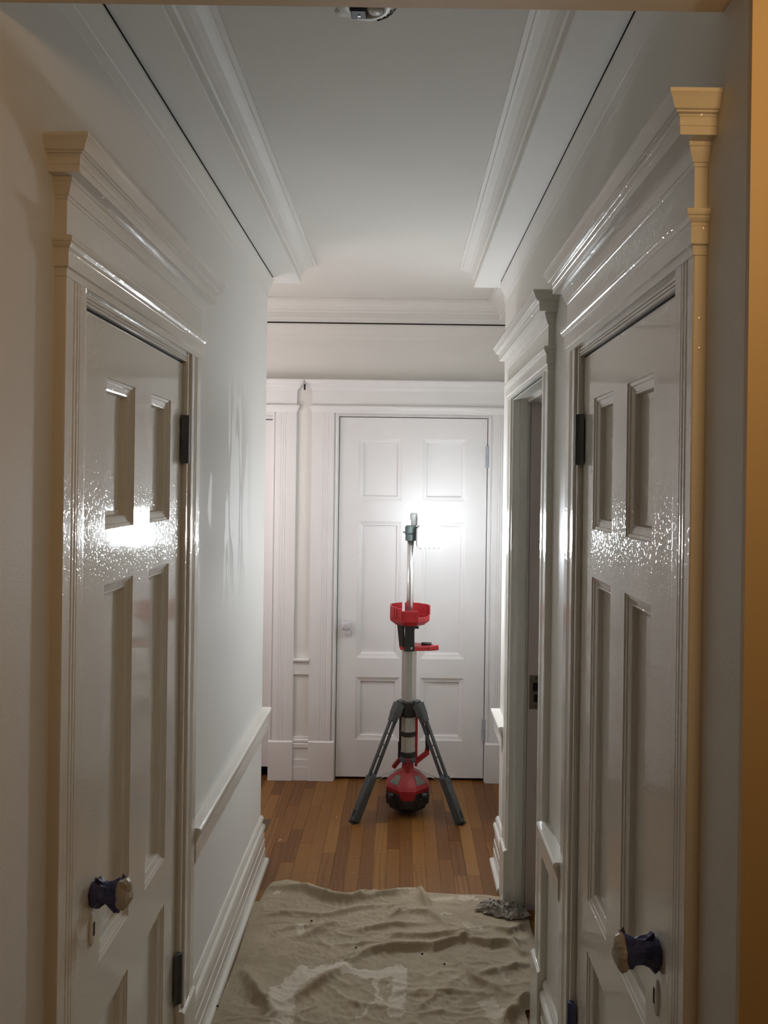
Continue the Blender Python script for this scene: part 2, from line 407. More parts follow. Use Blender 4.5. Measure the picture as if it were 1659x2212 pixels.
# opening the photographer looks through
m = MB(); m.box((XL, Y0, 2.372), (XR, 1.20, ZC)); m.box((-3.0, Y0, 0), (XL - .12, 1.23, ZC)); m.box((XR + .12, Y0, 0), (2.2, 1.23, ZC))
m.box((-3.0, Y0 - .012, 0), (XL, Y0, ZC)); m.box((XR, Y0 - .012, 0), (2.2, Y0, ZC)); m.box((XL, Y0 - .012, 2.372), (XR, Y0, ZC))
struct(m.build('wall_front', 'room_wall'), 'warm lit cream wall and lintel framing the hallway opening in the foreground', 'wall')
m = MB(); m.box((-3.1, -3.1, 0), (-3.0, 1.23, ZC)); m.box((2.2, -3.1, 0), (2.3, 1.23, ZC)); m.box((-3.0, -3.1, 0), (2.2, -3.0, ZC))
struct(m.build('wall_room', 'room_wall'), 'cream walls of the room behind the camera', 'wall')
m = MB(); m.box((-3.0, -3.0, ZC), (2.3, YW + .1, ZC + .1))
struct(m.build('ceiling', 'ceiling'), 'pale plaster ceiling with uneven roller marks', 'ceiling')
# room seen a sliver of through the right doorway
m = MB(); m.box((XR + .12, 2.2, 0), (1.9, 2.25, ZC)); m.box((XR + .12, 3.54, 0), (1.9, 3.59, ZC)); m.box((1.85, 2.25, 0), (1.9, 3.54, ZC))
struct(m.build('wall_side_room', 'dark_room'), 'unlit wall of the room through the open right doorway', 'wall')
# dark closets behind the closed doors
m = MB(); m.box((-.95, 1.4, 0), (-.90, 2.45, 2.3)); m.box((-.95, 1.4, 2.25), (-.72, 2.45, 2.3)); m.box((-.90, 1.4, 0), (-.72, 1.45, 2.25)); m.box((-.90, 2.40, 0), (-.72, 2.45, 2.25))
m.box((.80, 1.25, 0), (.85, 2.2, 2.3)); m.box((.575, 1.25, 2.25), (.80, 2.2, 2.3)); m.box((.575, 1.25, 0), (.80, 1.30, 2.25)); m.box((.575, 2.15, 0), (.80, 2.20, 2.25))
m.box((-1.6, 5.0, 0), (.8, 5.05, 2.3)); m.box((-1.6, 4.84, 2.25), (.8, 5.0, 2.3))
struct(m.build('wall_closets', 'dark'), 'dark closet interior behind the closed doors', 'wall')

# ------------------------------------------------------------------ floor of oak strips
fl = empty('floor', (0, 3.5, 0), 'varnished oak strip floor beyond the drop cloth', 'floor', kind='structure')
MB().box((-3.0, -3.0, -.10), (2.2, YW + .26, -.0125)).build('subfloor', 'gap', fl)
PWID = 0.0585
rng = random.Random(11)
meshes = {}
def plank_mesh(L):
    key = round(L, 2)
    if key not in meshes:
        g = .00025; b = .0005
        x, y = PWID / 2 - g, L / 2 - g
        mb = MB().loft([[(-x, -y, -.012), (x, -y, -.012), (x, y, -.012), (-x, y, -.012)],
                        [(-x, -y, -b), (x, -y, -b), (x, y, -b), (-x, y, -b)],
                        [(-x + b, -y + b, 0), (x - b, -y + b, 0), (x - b, y - b, 0), (-x + b, y - b, 0)]])
        me = bpy.data.meshes.new('plank'); me.from_pydata([tuple(p) for p in mb.v], [], mb.f); me.materials.append(M['oak'])
        meshes[key] = me
    return meshes[key]
stuff = MB()
nx = int((XRR + 1.05) / PWID)
for i in range(nx):
    x = XRR - PWID / 2 - i * PWID
    y = 2.55
    while y < YW + .05:
        L = rng.choice([.35, .45, .55, .7, .85, 1.05])
        e = min(y + L, YW + .06)
        if YW + .06 - e < 0.15: e = YW + .06
        LL = round(e - y, 2)
        o = bpy.data.objects.new('plank', plank_mesh(max(LL, .02))); COL.objects.link(o); o.parent = fl
        o.location = Vector((x, (y + e) / 2, 0)) - WORLD['floor']
        if i % 3 == 0: o.location.z -= rng.random() * .0004
        y = e
for i in range(int(5.2 / PWID)):
    x = 2.2 - PWID / 2 - i * PWID; g = .0006
    stuff.box((x - PWID / 2 + g, -3.0, -.0125), (x + PWID / 2 - g, 2.54, -.0008))
for i in range(nx, int((XRR - XLL) / PWID)):
    x = XRR - PWID / 2 - i * PWID
    stuff.box((x - PWID / 2 + .0006, 2.55, -.0125), (x + PWID / 2 - .0006, YW + .05, -.0008))
for i in range(22):
    x = XRR + PWID / 2 + i * PWID
    stuff.box((x - PWID / 2 + .0006, 2.2, -.0125), (x + PWID / 2 - .0006, 3.6, -.0008))
stuff.build('hidden_planks', 'oak', fl)['kind'] = 'stuff'

# ------------------------------------------------------------------ cornice, picture rail, baseboards
LOOP = [(XL, 1.20), (XL, YL), (XLL, YL), (XLL, YW), (XRR, YW), (XRR, YR), (XR, YR), (XR, 1.20)]
crown = [(.0212, 2.597), (.128, 2.597), (.131, 2.600), (.131, 2.632), (.136, 2.636), (.139, 2.648), (.146, 2.662), (.158, 2.675), (.174, 2.683), (.182, 2.685), (.184, 2.692), (.196, 2.693), (.196, ZC + .01), (.0212, ZC + .01)]
m = MB(); sweep(m, LOOP, crown, True)
struct(m.build('trim_cornice', 'crown'), 'deep coved white cornice round the ceiling with flat underside', 'cornice')
rail = [(-.002, 2.590), (.0215, 2.590), (.0225, 2.587), (.0225, 2.580), (.0205, 2.574), (.0165, 2.562), (.0105, 2.546), (.0065, 2.532), (.0050, 2.531), (.0030, 2.518), (.0010, 2.505), (-.002, 2.500)]
m = MB(); sweep(m, LOOP, rail, True)
pr = struct(m.build('trim_picture_rail', 'crown'), 'white picture rail running below the dark groove under the cornice', 'picture rail')
m = MB(); sweep(m, LOOP, [(0.0, 2.588), (.0015, 2.5902), (.0015, 2.69), (.0200, 2.69), (.0200, 2.699), (0, 2.699)], True)  # dark lining, shade of the groove painted on
m.build('gap_shade', 'gap_shade', pr, 'dark lining painted as shade in the groove above the rail')

base = [(-.002, .214), (.006, .213), (.0115, .203), (.0135, .196), (.010, .189), (.0105, .184), (.019, .178), (.0225, .168), (.0215, .160), (.0165, .150), (.0145, .139), (.0155, .138),
        (.0155, .107), (.018, .105), (.018, .066), (.0205, .064), (.0205, 0), (-.002, 0)]
shoe = [(.0195, .018), (.026, .018), (.032, .014), (.035, .007), (.035, 0), (.0195, 0)]
def baseboard(name, path, label, mat='gloss_y'):
    m = MB(); sweep(m, path, base, False)
    o = struct(m.build(name, mat), label, 'baseboard')
    m = MB(); sweep(m, path, shoe, False); m.build('shoe_moulding', mat, o)
    return o
baseboard('baseboard_left', [(XL, 2.402), (XL, YL), (-2.15, YL)], 'tall stepped white baseboard along the left wall beside the drop cloth')
baseboard('baseboard_right', [(.60, YR), (XR, YR), (XR, 3.452)], 'short tall white baseboard at the right hall corner beyond the doorway')
baseboard('baseboard_middle', [(XR, 2.486), (XR, 2.214)], 'short white baseboard between the two doors of the right wall')
baseboard('baseboard_near_left', [(XL, 1.23), (XL, 1.428)], 'white baseboard left of the near left door')
baseboard('baseboard_near_right', [(XR, 1.256), (XR, 1.12)], 'white baseboard right of the near right door')

chair = [(-.002, .686), (.032, .686), (.0365, .683), (.038, .677), (.0365, .670), (.033, .666), (.026, .647), (.0235, .640), (.0235, .592), (.021, .584), (.008, .556), (.005, .548), (-.002, .545)]
def chair_rail(name, path, label):
    m = MB(); sweep(m, path, chair, False)
    return struct(m.build(name, 'gloss_y'), label, 'chair rail')
chair_rail('trim_chair_rail', [(XL, 2.402), (XL, YL), (-2.15, YL)], 'long white chair rail on the left wall at hip height')
chair_rail('trim_chair_rail_middle', [(XR, 2.486), (XR, 2.214)], 'short glossy white chair rail between the two right wall doors')
chair_rail('trim_chair_rail_corner', [(.60, YR), (XR, YR), (XR, 3.452)], 'short white chair rail at the far right hall corner')

# ------------------------------------------------------------------ door surrounds
HEAD = [(.060, 2.262), (.075, 2.262), (.0755, 2.2565), (.0725, 2.252), (.070, 2.247), (.067, 2.240), (.0655, 2.2365), (.062, 2.2355), (.0615, 2.2330), (.0565, 2.2320), (.0555, 2.229),
        (.0545, 2.2285), (.0545, 2.216), (.0535, 2.2155), (.0535, 2.203), (.0330, 2.203), (.0325, 2.196), (.0310, 2.1955), (.0300, 2.189), (.0265, 2.180), (.0245, 2.1745), (.0225, 2.174), (.0215, 2.169), (.020, 2.168),
        (.020, 2.105), (.030, 2.1045), (.0345, 2.102), (.0355, 2.098), (.0345, 2.0935), (.0325, 2.092), (.0320, 2.089), (.0285, 2.084), (.0270, 2.0835), (.0262, 2.078), (.0258, 2.0775),
        (.0258, 2.052), (.0215, 2.050), (.0215, 2.036)]
def scale_head(zoff=0.0): return [(q, z + zoff) for q, z in HEAD]
def casing_section(si, so, reed=.0180):
    """section of a side casing; si = opening edge, so = outer edge"""
    d = 1 if so > si else -1; w_ = abs(so - si)
    t = [(0, -.004), (0, .010), (.002, .0135), (.010, .0140), (.013, .0120), (.016, .0070), (.021, .0070), (.0225, .0185), (.025, .0200), (.050, .0200), (.0515, reed), (.0545, reed), (.0565, .0200), (.060, .0205), (.0635, .0198), (.065, reed),
         (.068, reed), (.070, .0200), (.0735, .0205), (.077, .0198), (.0785, reed), (.0815, reed), (.083, .0200), (w_ - .002, .0200), (w_, .018), (w_, -.004)]
    return [(si + d * a, b) for a, b in t]
def surround(name, fr, s0, s1, label, z_top=2.012, head=None, cw=.125, mat='gloss_v', hmat='gloss_y', plinth_h=.235, q0=.020, cw2=None, s_head=None):
    cw2 = cw2 or cw
    head = head or HEAD
    zb = head[-1][1]
    c = P(fr, (s0 + s1) / 2, 0, 0)
    t = empty(name, c, label, 'door surround', kind='structure')
    for si, so in ((s0, s0 - cw), (s1, s1 + cw2)):
        m = MB(); vprof(m, fr, casing_section(si, so, .0194 if so < si and cw < .12 else .0180), plinth_h, zb + .004); m.build('side_casing', mat, t)
        m = MB(); a, b = min(si, so), max(si, so)
        m.loft([[P(fr, a, -.004, 0), P(fr, b, -.004, 0), P(fr, b, .028, 0), P(fr, a, .028, 0)],
                [P(fr, a, -.004, plinth_h - .006), P(fr, b, -.004, plinth_h - .006), P(fr, b, .028, plinth_h - .006), P(fr, a, .028, plinth_h - .006)],
                [P(fr, a, -.004, plinth_h), P(fr, b, -.004, plinth_h), P(fr, b, .021, plinth_h), P(fr, a, .021, plinth_h)]])
        m.build('plinth_block', mat, t, bevel=.0015)
    a, b = (s0 - cw, s1 + cw2) if s_head is None else s_head
    m = MB(); returned(m, fr, head, a, b, q0); m.build('head_moulding', hmat, t)
    # reeded strip between the head and the door
    zr = z_top
    prof = [(-.004, zb + .006), (.010, zb + .006), (.0105, zb - .004), (.0125, zb - .006), (.0125, zr + .013), (.0085, zr + .012), (.0125, zr + .010), (.0125, zr + .006), (.009, zr + .005), (.012, zr + .003), (.012, zr), (-.004, zr)]
    m = MB(); hprof(m, fr, prof, s0 - .002, s1 + .002); m.build('head_reeds', hmat, t)
    return t
surround('trim_left_door', FL, 1.546, 2.277, 'white moulded surround with heavy capped head round the near left door', cw=.114, cw2=.125)
surround('trim_right_door', FR, 1.356, 2.085, 'glossy white surround with heavy capped head round the near right door', cw=.104, cw2=.125)
td = surround('trim_doorway', FR, 2.617, 3.315, 'glossy white surround with capped head round the open doorway of the right wall', z_top=2.025)
FARH = [(.056, 2.270), (.060, 2.269), (.060, 2.262), (.056, 2.258), (.050, 2.246), (.044, 2.240), (.040, 2.238), (.036, 2.226), (.026, 2.216), (.020, 2.212), (.018, 2.128), (.030, 2.128), (.033, 2.122), (.031, 2.114), (.026, 2.107), (.023, 2.099), (.021, 2.090), (.020, 2.086)]
tf = surround('trim_end_door', FE, -.360, .498, 'pale moulded surround round the closed door behind the tripod lamp', z_top=2.068, head=FARH, cw=.147, mat='satin_v', hmat='satin_x', plinth_h=.225, q0=.018, cw2=.146)
tf2 = surround('trim_end_doorway', FE, -1.45, -.733, 'white moulded surround half hidden behind the left wall corner', z_top=2.055, head=FARH, cw=.14, mat='satin_v', hmat='satin_x', plinth_h=.225, q0=.018, cw2=.138)
# narrow wall strip between the two end surrounds
m = MB(); hprof(m, FE, [(0, .690), (.028, .690), (.031, .684), (.029, .676), (.016, .668), (.014, .655), (.014, .600), (.0, .596)], -.595, -.507)
m.build('short_rail', 'satin_x', tf2)
m = MB(); hprof(m, FE, [(0, .245), (.010, .244), (.012, .232), (.018, .228), (.018, .218), (.012, .214), (.019, .206), (.019, .186), (.013, .182), (.013, .118), (.017, .117), (.017, .078), (.019, .076), (.019, 0), (0, 0)], -.595, -.507)
m.build('short_baseboard', 'satin_x', tf2)
m = MB(); c = at_y(658.5, 836, YW - .064); m.box(c + Vector((-.005, -.002, -.016)), c + Vector((.004, .003, .016))); m.build('chipped_hole', 'dark', tf, 'small dark chipped hole where the caps meet')

# ------------------------------------------------------------------ panelled doors
ROWS = [(1.586, 1.895), (.707, 1.473), (.226, .588)]
PROF = [(0, 0), (.0010, -.0025), (.0075, -.0042), (.0085, -.0064), (.0195, -.0096), (.0210, -.0090), (.0235, -.0100), (.0250, -.0130), (.0268, -.0215), (.0350, -.0225)]
def panel_door(name, fr, s0, s1, q, z0, z1, cols, label, mat, rows=ROWS, hinges=(), knob=None):
    c = P(fr, (s0 + s1) / 2, q, z0)
    t = empty(name, c, label, 'door', kind='structure')
    m = MB(); TH = .036
    ss = [s0] + [v for c_ in cols for v in c_] + [s1]
    # stiles between and beside the panel columns, rails across each column
    edges = [s0] + [v for c_ in cols for v in c_] + [s1]
    for i in range(0, len(edges), 2): fbox(m, fr, edges[i], edges[i + 1], q - TH, q, z0, z1)
    zz = [z0] + [v for r in sorted(rows) for v in r] + [z1]
    for a, b in cols:
        for i in range(0, len(zz), 2): fbox(m, fr, a, b, q - TH, q, zz[i], zz[i + 1])
    m.build('door_leaf', mat, t)
    for a, b in cols:
        for r0, r1 in rows:
            m = MB()
            rings = [[P(fr, a + i, q + h, r0 + i), P(fr, b - i, q + h, r0 + i), P(fr, b - i, q + h, r1 - i), P(fr, a + i, q + h, r1 - i)] for i, h in PROF]
            n = len(rings)
            back = [[P(fr, a, q - .03, r0), P(fr, b, q - .03, r0), P(fr, b, q - .03, r1), P(fr, a, q - .03, r1)]]
            m.loft(back + rings)
            m.build('panel', mat, t)
    return t
# left door
dl = panel_door('door_left', FL, 1.551, 2.272, 0.0, .012, 2.007, [(1.692, 1.874), (1.993, 2.163)], 'glossy six panel white door on the left with a blue taped knob', 'gloss_door')
dr = panel_door('door_right', FR, 1.361, 2.080, 0.0, .012, 2.007, [(1.506, 1.684), (1.796, 1.972)], 'glossy six panel white door on the right with a blue taped knob', 'gloss_door')
ROWSF = [(1.592, 1.945), (.693, 1.473), (.226, .584)]
df = panel_door('door_end', FE, -.351, .489, -.010, .016, 2.064, [(-.242, .006), (.124, .371)], 'pale six panel door closing the far end behind the tripod lamp', 'satin_v', rows=ROWSF)
dd = panel_door('door_end_left', FE, -1.44, -.742, -.060, .05, 2.045, [(-1.33, -1.14), (-1.03, -.85)], 'shaded door half hidden beyond the left wall corner', 'satin_v')
# jamb linings
def jambs(t, fr, s0, s1, z1, depth, mat):
    m = MB(); fbox(m, fr, s0 - .03, s0, -depth, -.0, 0, z1 + .02); m.build('jamb', mat, t)
    m = MB(); fbox(m, fr, s1, s1 + .03, -depth, -.0, 0, z1 + .02); m.build('jamb', mat, t)
    m = MB(); fbox(m, fr, s0, s1, -depth, -.0, z1, z1 + .03); m.build('head_jamb', mat, t)
jambs(tf2, FE, -1.45, -.733, 2.050, .10, 'satin_v')
m = MB(); fbox(m, FE, -.363, -.355, -.1, .004, .0, 2.07); fbox(m, FE, .4935, .500, -.1, .004, .0, 2.07); fbox(m, FE, -.36, .5, -.1, .004, 2.069, 2.09); m.build('jamb', 'satin_v', tf)
m = MB(); fbox(m, FL, 1.53, 1.5475, -.1, .006, 0, 2.03); fbox(m, FL, 2.2755, 2.302, -.1, .006, 0, 2.03); fbox(m, FL, 1.55, 2.29, -.1, .006, 2.0125, 2.036); m.build('jamb', 'gloss_v', bpy.data.objects['trim_left_door'])
m = MB(); fbox(m, FR, 1.34, 1.3575, -.1, .006, 0, 2.03); fbox(m, FR, 2.0835, 2.10, -.1, .006, 0, 2.03); fbox(m, FR, 1.38, 2.09, -.1, .006, 2.0125, 2.036); m.build('jamb', 'gloss_v', bpy.data.objects['trim_right_door'])
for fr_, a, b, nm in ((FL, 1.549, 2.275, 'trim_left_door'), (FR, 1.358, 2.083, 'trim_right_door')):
    m = MB(); fbox(m, fr_, a, b, -.05, -.0005, 2.0088, 2.0126); m.build('door_top_shade', 'gap_shade', bpy.data.objects[nm], 'dark strip added as shade in the gap above the door')  # dark strip added in place of the shaded gap over the door
# open doorway on the right: lining, stop and strike plate
m = MB(); fbox(m, FR, 2.60, 2.618, -.14, .004, 0, 2.035); fbox(m, FR, 2.618, 2.628, -.14, -.075, 0, 2.03); m.build('jamb', 'gloss_v', td)
m = MB(); fbox(m, FR, 3.314, 3.334, -.058, .004, 0, 2.035); fbox(m, FR, 3.304, 3.3145, -.045, -.014, 0, 2.027); m.build('jamb', 'gloss_v', td)
m = MB(); fbox(m, FR, 3.310, 3.334, -.125, -.0595, 0, 2.035); m.build('jamb', 'pink_jamb', td)
m = MB(); fbox(m, FR, 2.617, 3.315, -.14, .004, 2.026, 2.05); fbox(m, FR, 2.617, 3.304, -.125, -.045, 2.016, 2.027); m.build('head_jamb', 'gloss_v', td)
m = MB(); fbox(m, FR, 3.3085, 3.311, -.118, -.066, .800, .935)
sp = m.build('strike_plate', 'brass', td, 'dark metal strike plate')
for a, b, c_, d_ in ((-.105, -.080, .872, .905), (-.100, -.084, .828, .858)):
    m = MB(); fbox(m, FR, 3.3075, 3.3088, a, b, c_, d_); m.build('latch_hole', 'dark', sp)
m = MB(); fbox(m, FR, 3.3075, 3.3088, -.095, -.089, .808, .814); fbox(m, FR, 3.3075, 3.3088, -.095, -.089, .920, .926); m.build('screw', 'dark', sp)

# knobs wrapped in tape
def crumple_tube(mb, fr, s, z, prof, seed, amp=.12, n=18, mi=0, sz=1.0):
    rings = []
    for k, (q, r) in enumerate(prof):
        ring = []
        for j in range(n):
            a = 2 * PI * j / n
            nn = noise.noise(Vector((math.cos(a) * 1.7 + seed, math.sin(a) * 1.7, q * 45 + seed)))
            rr = r * (1 + amp * 2.2 * nn)
            ring.append(P(fr, s + rr * math.cos(a), q + .004 * noise.noise(Vector((a, seed, q * 30))), z + rr * math.sin(a) * sz))
        rings.append(ring)
    mb.loft(rings, mi=mi); return mb
def knob(t, fr, s, z, q, seed, mats=('blue_tape', 'paper'), far=False, k=1.0):
    m = MB()
    pr = [(q, .026 * k), (q + .006, .029 * k), (q + .014, .021 * k), (q + .024, .019 * k), (q + .036, .022 * k), (q + .048, .027 * k), (q + .056, .029 * k), (q + .058, .010)]
    crumple_tube(m, fr, s, z, pr, seed, .22)
    # torn loose corners of tape
    r = random.Random(seed)
    for a, L in ((1.9, .013), (1.2, .010), (4.9, .009)):
        q1 = q + (.004 if a > 1.5 else .05)
        cs, sn = math.cos(a), math.sin(a)
        m.add([P(fr, s + .022 * cs, q1, z + .022 * sn), P(fr, s + .024 * cs, q1 + .018, z + .024 * sn), P(fr, s + (.026 + L) * cs, q1 + .004, z + (.026 + L) * sn),
               P(fr, s + .020 * cs, q1 + .001, z + .020 * sn), P(fr, s + .022 * cs, q1 + .019, z + .022 * sn), P(fr, s + (.024 + L) * cs, q1 + .005, z + (.026 + L) * sn)],
              [(0, 1, 2), (3, 5, 4), (0, 3, 4, 1), (1, 4, 5, 2), (2, 5, 3, 0)])
    kn = m.build('taped_knob', mats[0], t, 'door knob wrapped in torn blue masking tape', smooth=False, recalc=True)
    m = MB(); crumple_tube(m, fr, s, z, [(q + .052, .026 * k), (q + .056, .031 * k), (q + .064, .030 * k), (q + .071, .022 * k), (q + .074, .010 * k)], seed + 5, .18)
    m.build('paper_cap', mats[1], kn, 'crumpled paint smeared paper over the knob end')
def keyhole(t, fr, s, z, q, mat='gloss_door'):
    m = MB(); n = 20
    rings = [[P(fr, s + r * .013 * math.cos(2 * PI * j / n), q + h, z + r * .031 * math.sin(2 * PI * j / n)) for j in range(n)] for r, h in ((1, 0), (1, .002), (.85, .004), (.05, .0045))]
    m.loft(rings); o = m.build('keyhole_plate', mat, t, 'oval keyhole plate', smooth=True)
    m = MB(); fbox(m, fr, s + .002, s + .007, q + .003, q + .0055, z - .012, z + .014); m.build('keyhole', 'dark', o)
knob(dl, FL, 1.650, .868, .002, 3)
keyhole(dl, FL, 1.645, .797, 0)
knob(dr, FR, 1.442, .885, .002, 9)
keyhole(dr, FR, 1.440, .805, 0)
knob(df, FE, -.300, .883, -.008, 5, ('white_paper', 'white_paper'), k=.82)
m = MB(); crumple_tube(m, FE, -.292, .835, [(-.009, .008), (-.003, .014), (.004, .012), (.008, .004)], 8, .25, n=10, sz=1.3); m.build('loose_tape', 'white_paper', df, 'scrap of white paper hanging below the knob')
# hinges under tape
def hinge(t, fr, s, q, z0, z1, mat, wd=.020, hq=.011, seed=1):
    m = MB(); rings = []
    for k in range(9):
        z = z0 + (z1 - z0) * k / 8; j = .0018 * noise.noise(Vector((k * 1.3, seed, 0)))
        rings.append([P(fr, s - wd, q + .001, z), P(fr, s - wd * .4, q + hq * .6 + j, z), P(fr, s - .004, q + hq + j, z), P(fr, s + .006, q + hq - j, z), P(fr, s + .009, q + .001, z)])
    m.loft(rings); return m.build('taped_hinge', mat, t, 'hinge covered with tape', recalc=True)
hinge(dl, FL, 2.270, .004, 1.735, 1.866, 'blue_dark', seed=2, hq=.018)
hinge(dl, FL, 2.270, .004, .265, .400, 'blue_dark', seed=3, hq=.018)
hinge(dr, FR, 2.079, .004, 1.740, 1.866, 'blue_dark', seed=4, hq=.018)
hinge(dr, FR, 2.079, .004, .265, .400, 'blue_tape', seed=5, hq=.018)
hinge(df, FE, .490, -.006, 1.786, 1.908, 'pale_tape', .010, .016, seed=6)
hinge(df, FE, .490, -.006, .232, .356, 'pale_tape', .010, .016, seed=7)

# ------------------------------------------------------------------ tripod work light
CX, CY = 0.055, 4.30
tw = empty('tripod_work_light', (CX, CY, 0), 'red and black battery tripod work light with its lamp switched on before the end door', 'work light')
def ngon(n, r, z, cx=CX, cy=CY, rot=None, sx=1, sy=1):
    rot = PI / n if rot is None else rot
    return [(cx + sx * r * math.cos(2 * PI * j / n + rot), cy + sy * r * math.sin(2 * PI * j / n + rot), z) for j in range(n)]
def prism(mb, rings, n=8, mi=0, cx=CX, cy=CY, rot=None, sx=1, sy=1):
    return mb.loft([ngon(n, r, z, cx, cy, rot, sx, sy) for r, z in rings], mi=mi)
# base
m = MB(); prism(m, [(.075, .020), (.098, .034), (.108, .060), (.116, .085), (.116, .150)])
hb = m.build('battery_housing', 'black', tw, bevel=.004)
for a in range(8):
    an = PI / 4 * a
    m = MB(); c, s = math.cos(an), math.sin(an)
    def L(u, v, z): return (CX + c * u - s * v, CY + s * u + c * v, z)
    m.loft([[L(.09, -.03, .045), L(.09, .03, .045), L(.108, .026, .050), L(.108, -.026, .050)], [L(.09, -.03, .100), L(.09, .03, .100), L(.1135, .026, .096), L(.1135, -.026, .096)]])
    m.build('bumper', 'black', hb, bevel=.003)
m = MB(); prism(m, [(.117, .122), (.120, .142), (.112, .158), (.062, .206), (.034, .220), (.030, .262)])
bb = m.build('base_cover', 'base_red', tw, bevel=.003)
for an in (PI * 1.25, PI * 1.75):
    c, s = math.cos(an), math.sin(an); m = MB()
    def L(u, v, z): return (CX + c * u - s * v, CY + s * u + c * v, z)
    m.loft([[L(.097, -.032, .162), L(.097, .032, .162), L(.062, .017, .196), L(.062, -.017, .196)], [L(.1005, -.032, .1655), L(.1005, .032, .1655), L(.0655, .017, .2000), L(.0655, -.017, .2000)]])
    m.build('vent_cover', 'label_grey', bb)
for an, w2 in ((PI * 1.5, .018),):
    c, s = math.cos(an), math.sin(an); m = MB()
    m.loft([[(CX - .030, CY - .114, .118), (CX + .030, CY - .114, .118), (CX + .030, CY - .119, .150), (CX - .030, CY - .119, .150)],
            [(CX - .030, CY - .108, .088), (CX + .030, CY - .108, .088), (CX + .034, CY - .112, .150), (CX - .034, CY - .112, .150)]][::1])
    m = MB(); m.loft([[(CX - .026, CY - .113, .092), (CX + .026, CY - .113, .092), (CX + .026, CY - .10, .092), (CX - .026, CY - .10, .092)], [(CX - .040, CY - .1145, .112), (CX + .040, CY - .1145, .112), (CX + .040, CY - .10, .112), (CX - .040, CY - .10, .112)], [(CX - .042, CY - .1135, .142), (CX + .042, CY - .1135, .142), (CX + .042, CY - .10, .142), (CX - .042, CY - .10, .142)]]); m.build('front_latch', 'base_red', bb, bevel=.002)
    m = MB(); m.box((CX - .010, CY - .046, .205), (CX + .010, CY - .026, .285)); m.build('front_rib', 'dark_red', bb, bevel=.003)
for sx in (-1, 1):
    m = MB(); m.box((CX + sx * .070, CY - .098, .110), (CX + sx * .098, CY - .070, .122)); m.build('side_clip', 'leg_grey', hb, bevel=.003)
# columns
m = MB(); prism(m, [(.0385, .285), (.0385, .505)]); m.build('lower_column', 'alu', tw)
m = MB(); prism(m, [(.0405, .570), (.0405, .842)]); m.build('middle_column', 'alu', tw)
for z0, z1, r in ((.392, .416, .0435), (.286, .312, .0435)):
    m = MB(); prism(m, [(r, z0), (r, z1)]); m.build('clamp_band', 'black', tw, bevel=.0015)
m = MB(); prism(m, [(.042, .258), (.045, .262), (.045, .278), (.042, .285)]); m.build('clamp_band', 'leg_grey', tw, bevel=.001)
m = MB(); prism(m, [(.040, .490), (.052, .512), (.052, .570), (.046, .574)]); hub = m.build('leg_hub', 'black', tw, bevel=.002)
m = MB(); prism(m, [(.018, .84), (.018, 1.412)], n=20); m.build('upper_pole', 'alu_bright', tw, smooth=False)
for p in bpy.data.objects['upper_pole'].data.polygons: p.use_smooth = len(p.vertices) == 4
# spine and carry handle behind the lower column
def bar(mb, a, b, w_, h_, side=Vector((0, 1, 0)), mi=0):
    a, b = Vector(a), Vector(b); d = (b - a).normalized(); s = side.normalized(); u = d.cross(s).normalized(); s = u.cross(d)
    k = [s * w_ / 2 + u * h_ / 2, -s * w_ / 2 + u * h_ / 2, -s * w_ / 2 - u * h_ / 2, s * w_ / 2 - u * h_ / 2]
    return mb.loft([[a + x for x in k], [b + x for x in k]], mi=mi)
def poly_bar(mb, pts, w_, h_, side=Vector((0, 1, 0))):
    pts = [Vector(p) for p in pts]; rings = []
    for i, p in enumerate(pts):
        if i == 0: d = (pts[1] - p).normalized(); k = 1
        elif i == len(pts) - 1: d = (p - pts[i - 1]).normalized(); k = 1
        else:
            d1, d2 = (p - pts[i - 1]).normalized(), (pts[i + 1] - p).normalized(); d = (d1 + d2).normalized(); k = 1 / max(.4, d.dot(d1))
        u = d.cross(side).normalized()
        rings.append([p + side * w_ / 2 + u * h_ / 2 * k, p - side * w_ / 2 + u * h_ / 2 * k, p - side * w_ / 2 - u * h_ / 2 * k, p + side * w_ / 2 - u * h_ / 2 * k])
    return mb.loft(rings)
m = MB(); m.box((CX - .047, CY + .030, .27), (CX - .030, CY + .055, .50)); m.box((CX - .052, CY + .025, .24), (CX - .040, CY + .05, .345)); m.build('back_strap', 'black', tw, bevel=.003)
m = MB(); m.box((CX + .036, CY + .028, .22), (CX + .050, CY + .058, .51)); sr = m.build('red_spine', 'red', tw, bevel=.003)
m = MB(); poly_bar(m, [(CX + .045, CY + .045, .478), (CX + .075, CY + .045, .482), (CX + .100, CY + .045, .440)], .026, .022); m.build('carry_handle', 'red', tw, bevel=.003)
m = MB(); poly_bar(m, [(CX + .098, CY + .045, .448), (CX + .102, CY + .045, .300)], .026, .020); m.build('handle_grip', 'black', tw, bevel=.003)
m = MB(); poly_bar(m, [(CX + .101, CY + .045, .310), (CX + .100, CY + .045, .288), (CX + .040, CY + .045, .240)], .026, .024); m.build('lower_handle', 'red', tw, bevel=.003)
m = MB(); poly_bar(m, [(CX - .038, CY + .03, .262), (CX - .075, CY + .03, .215)], .03, .022); m.build('base_web', 'dark_red', tw, bevel=.003)
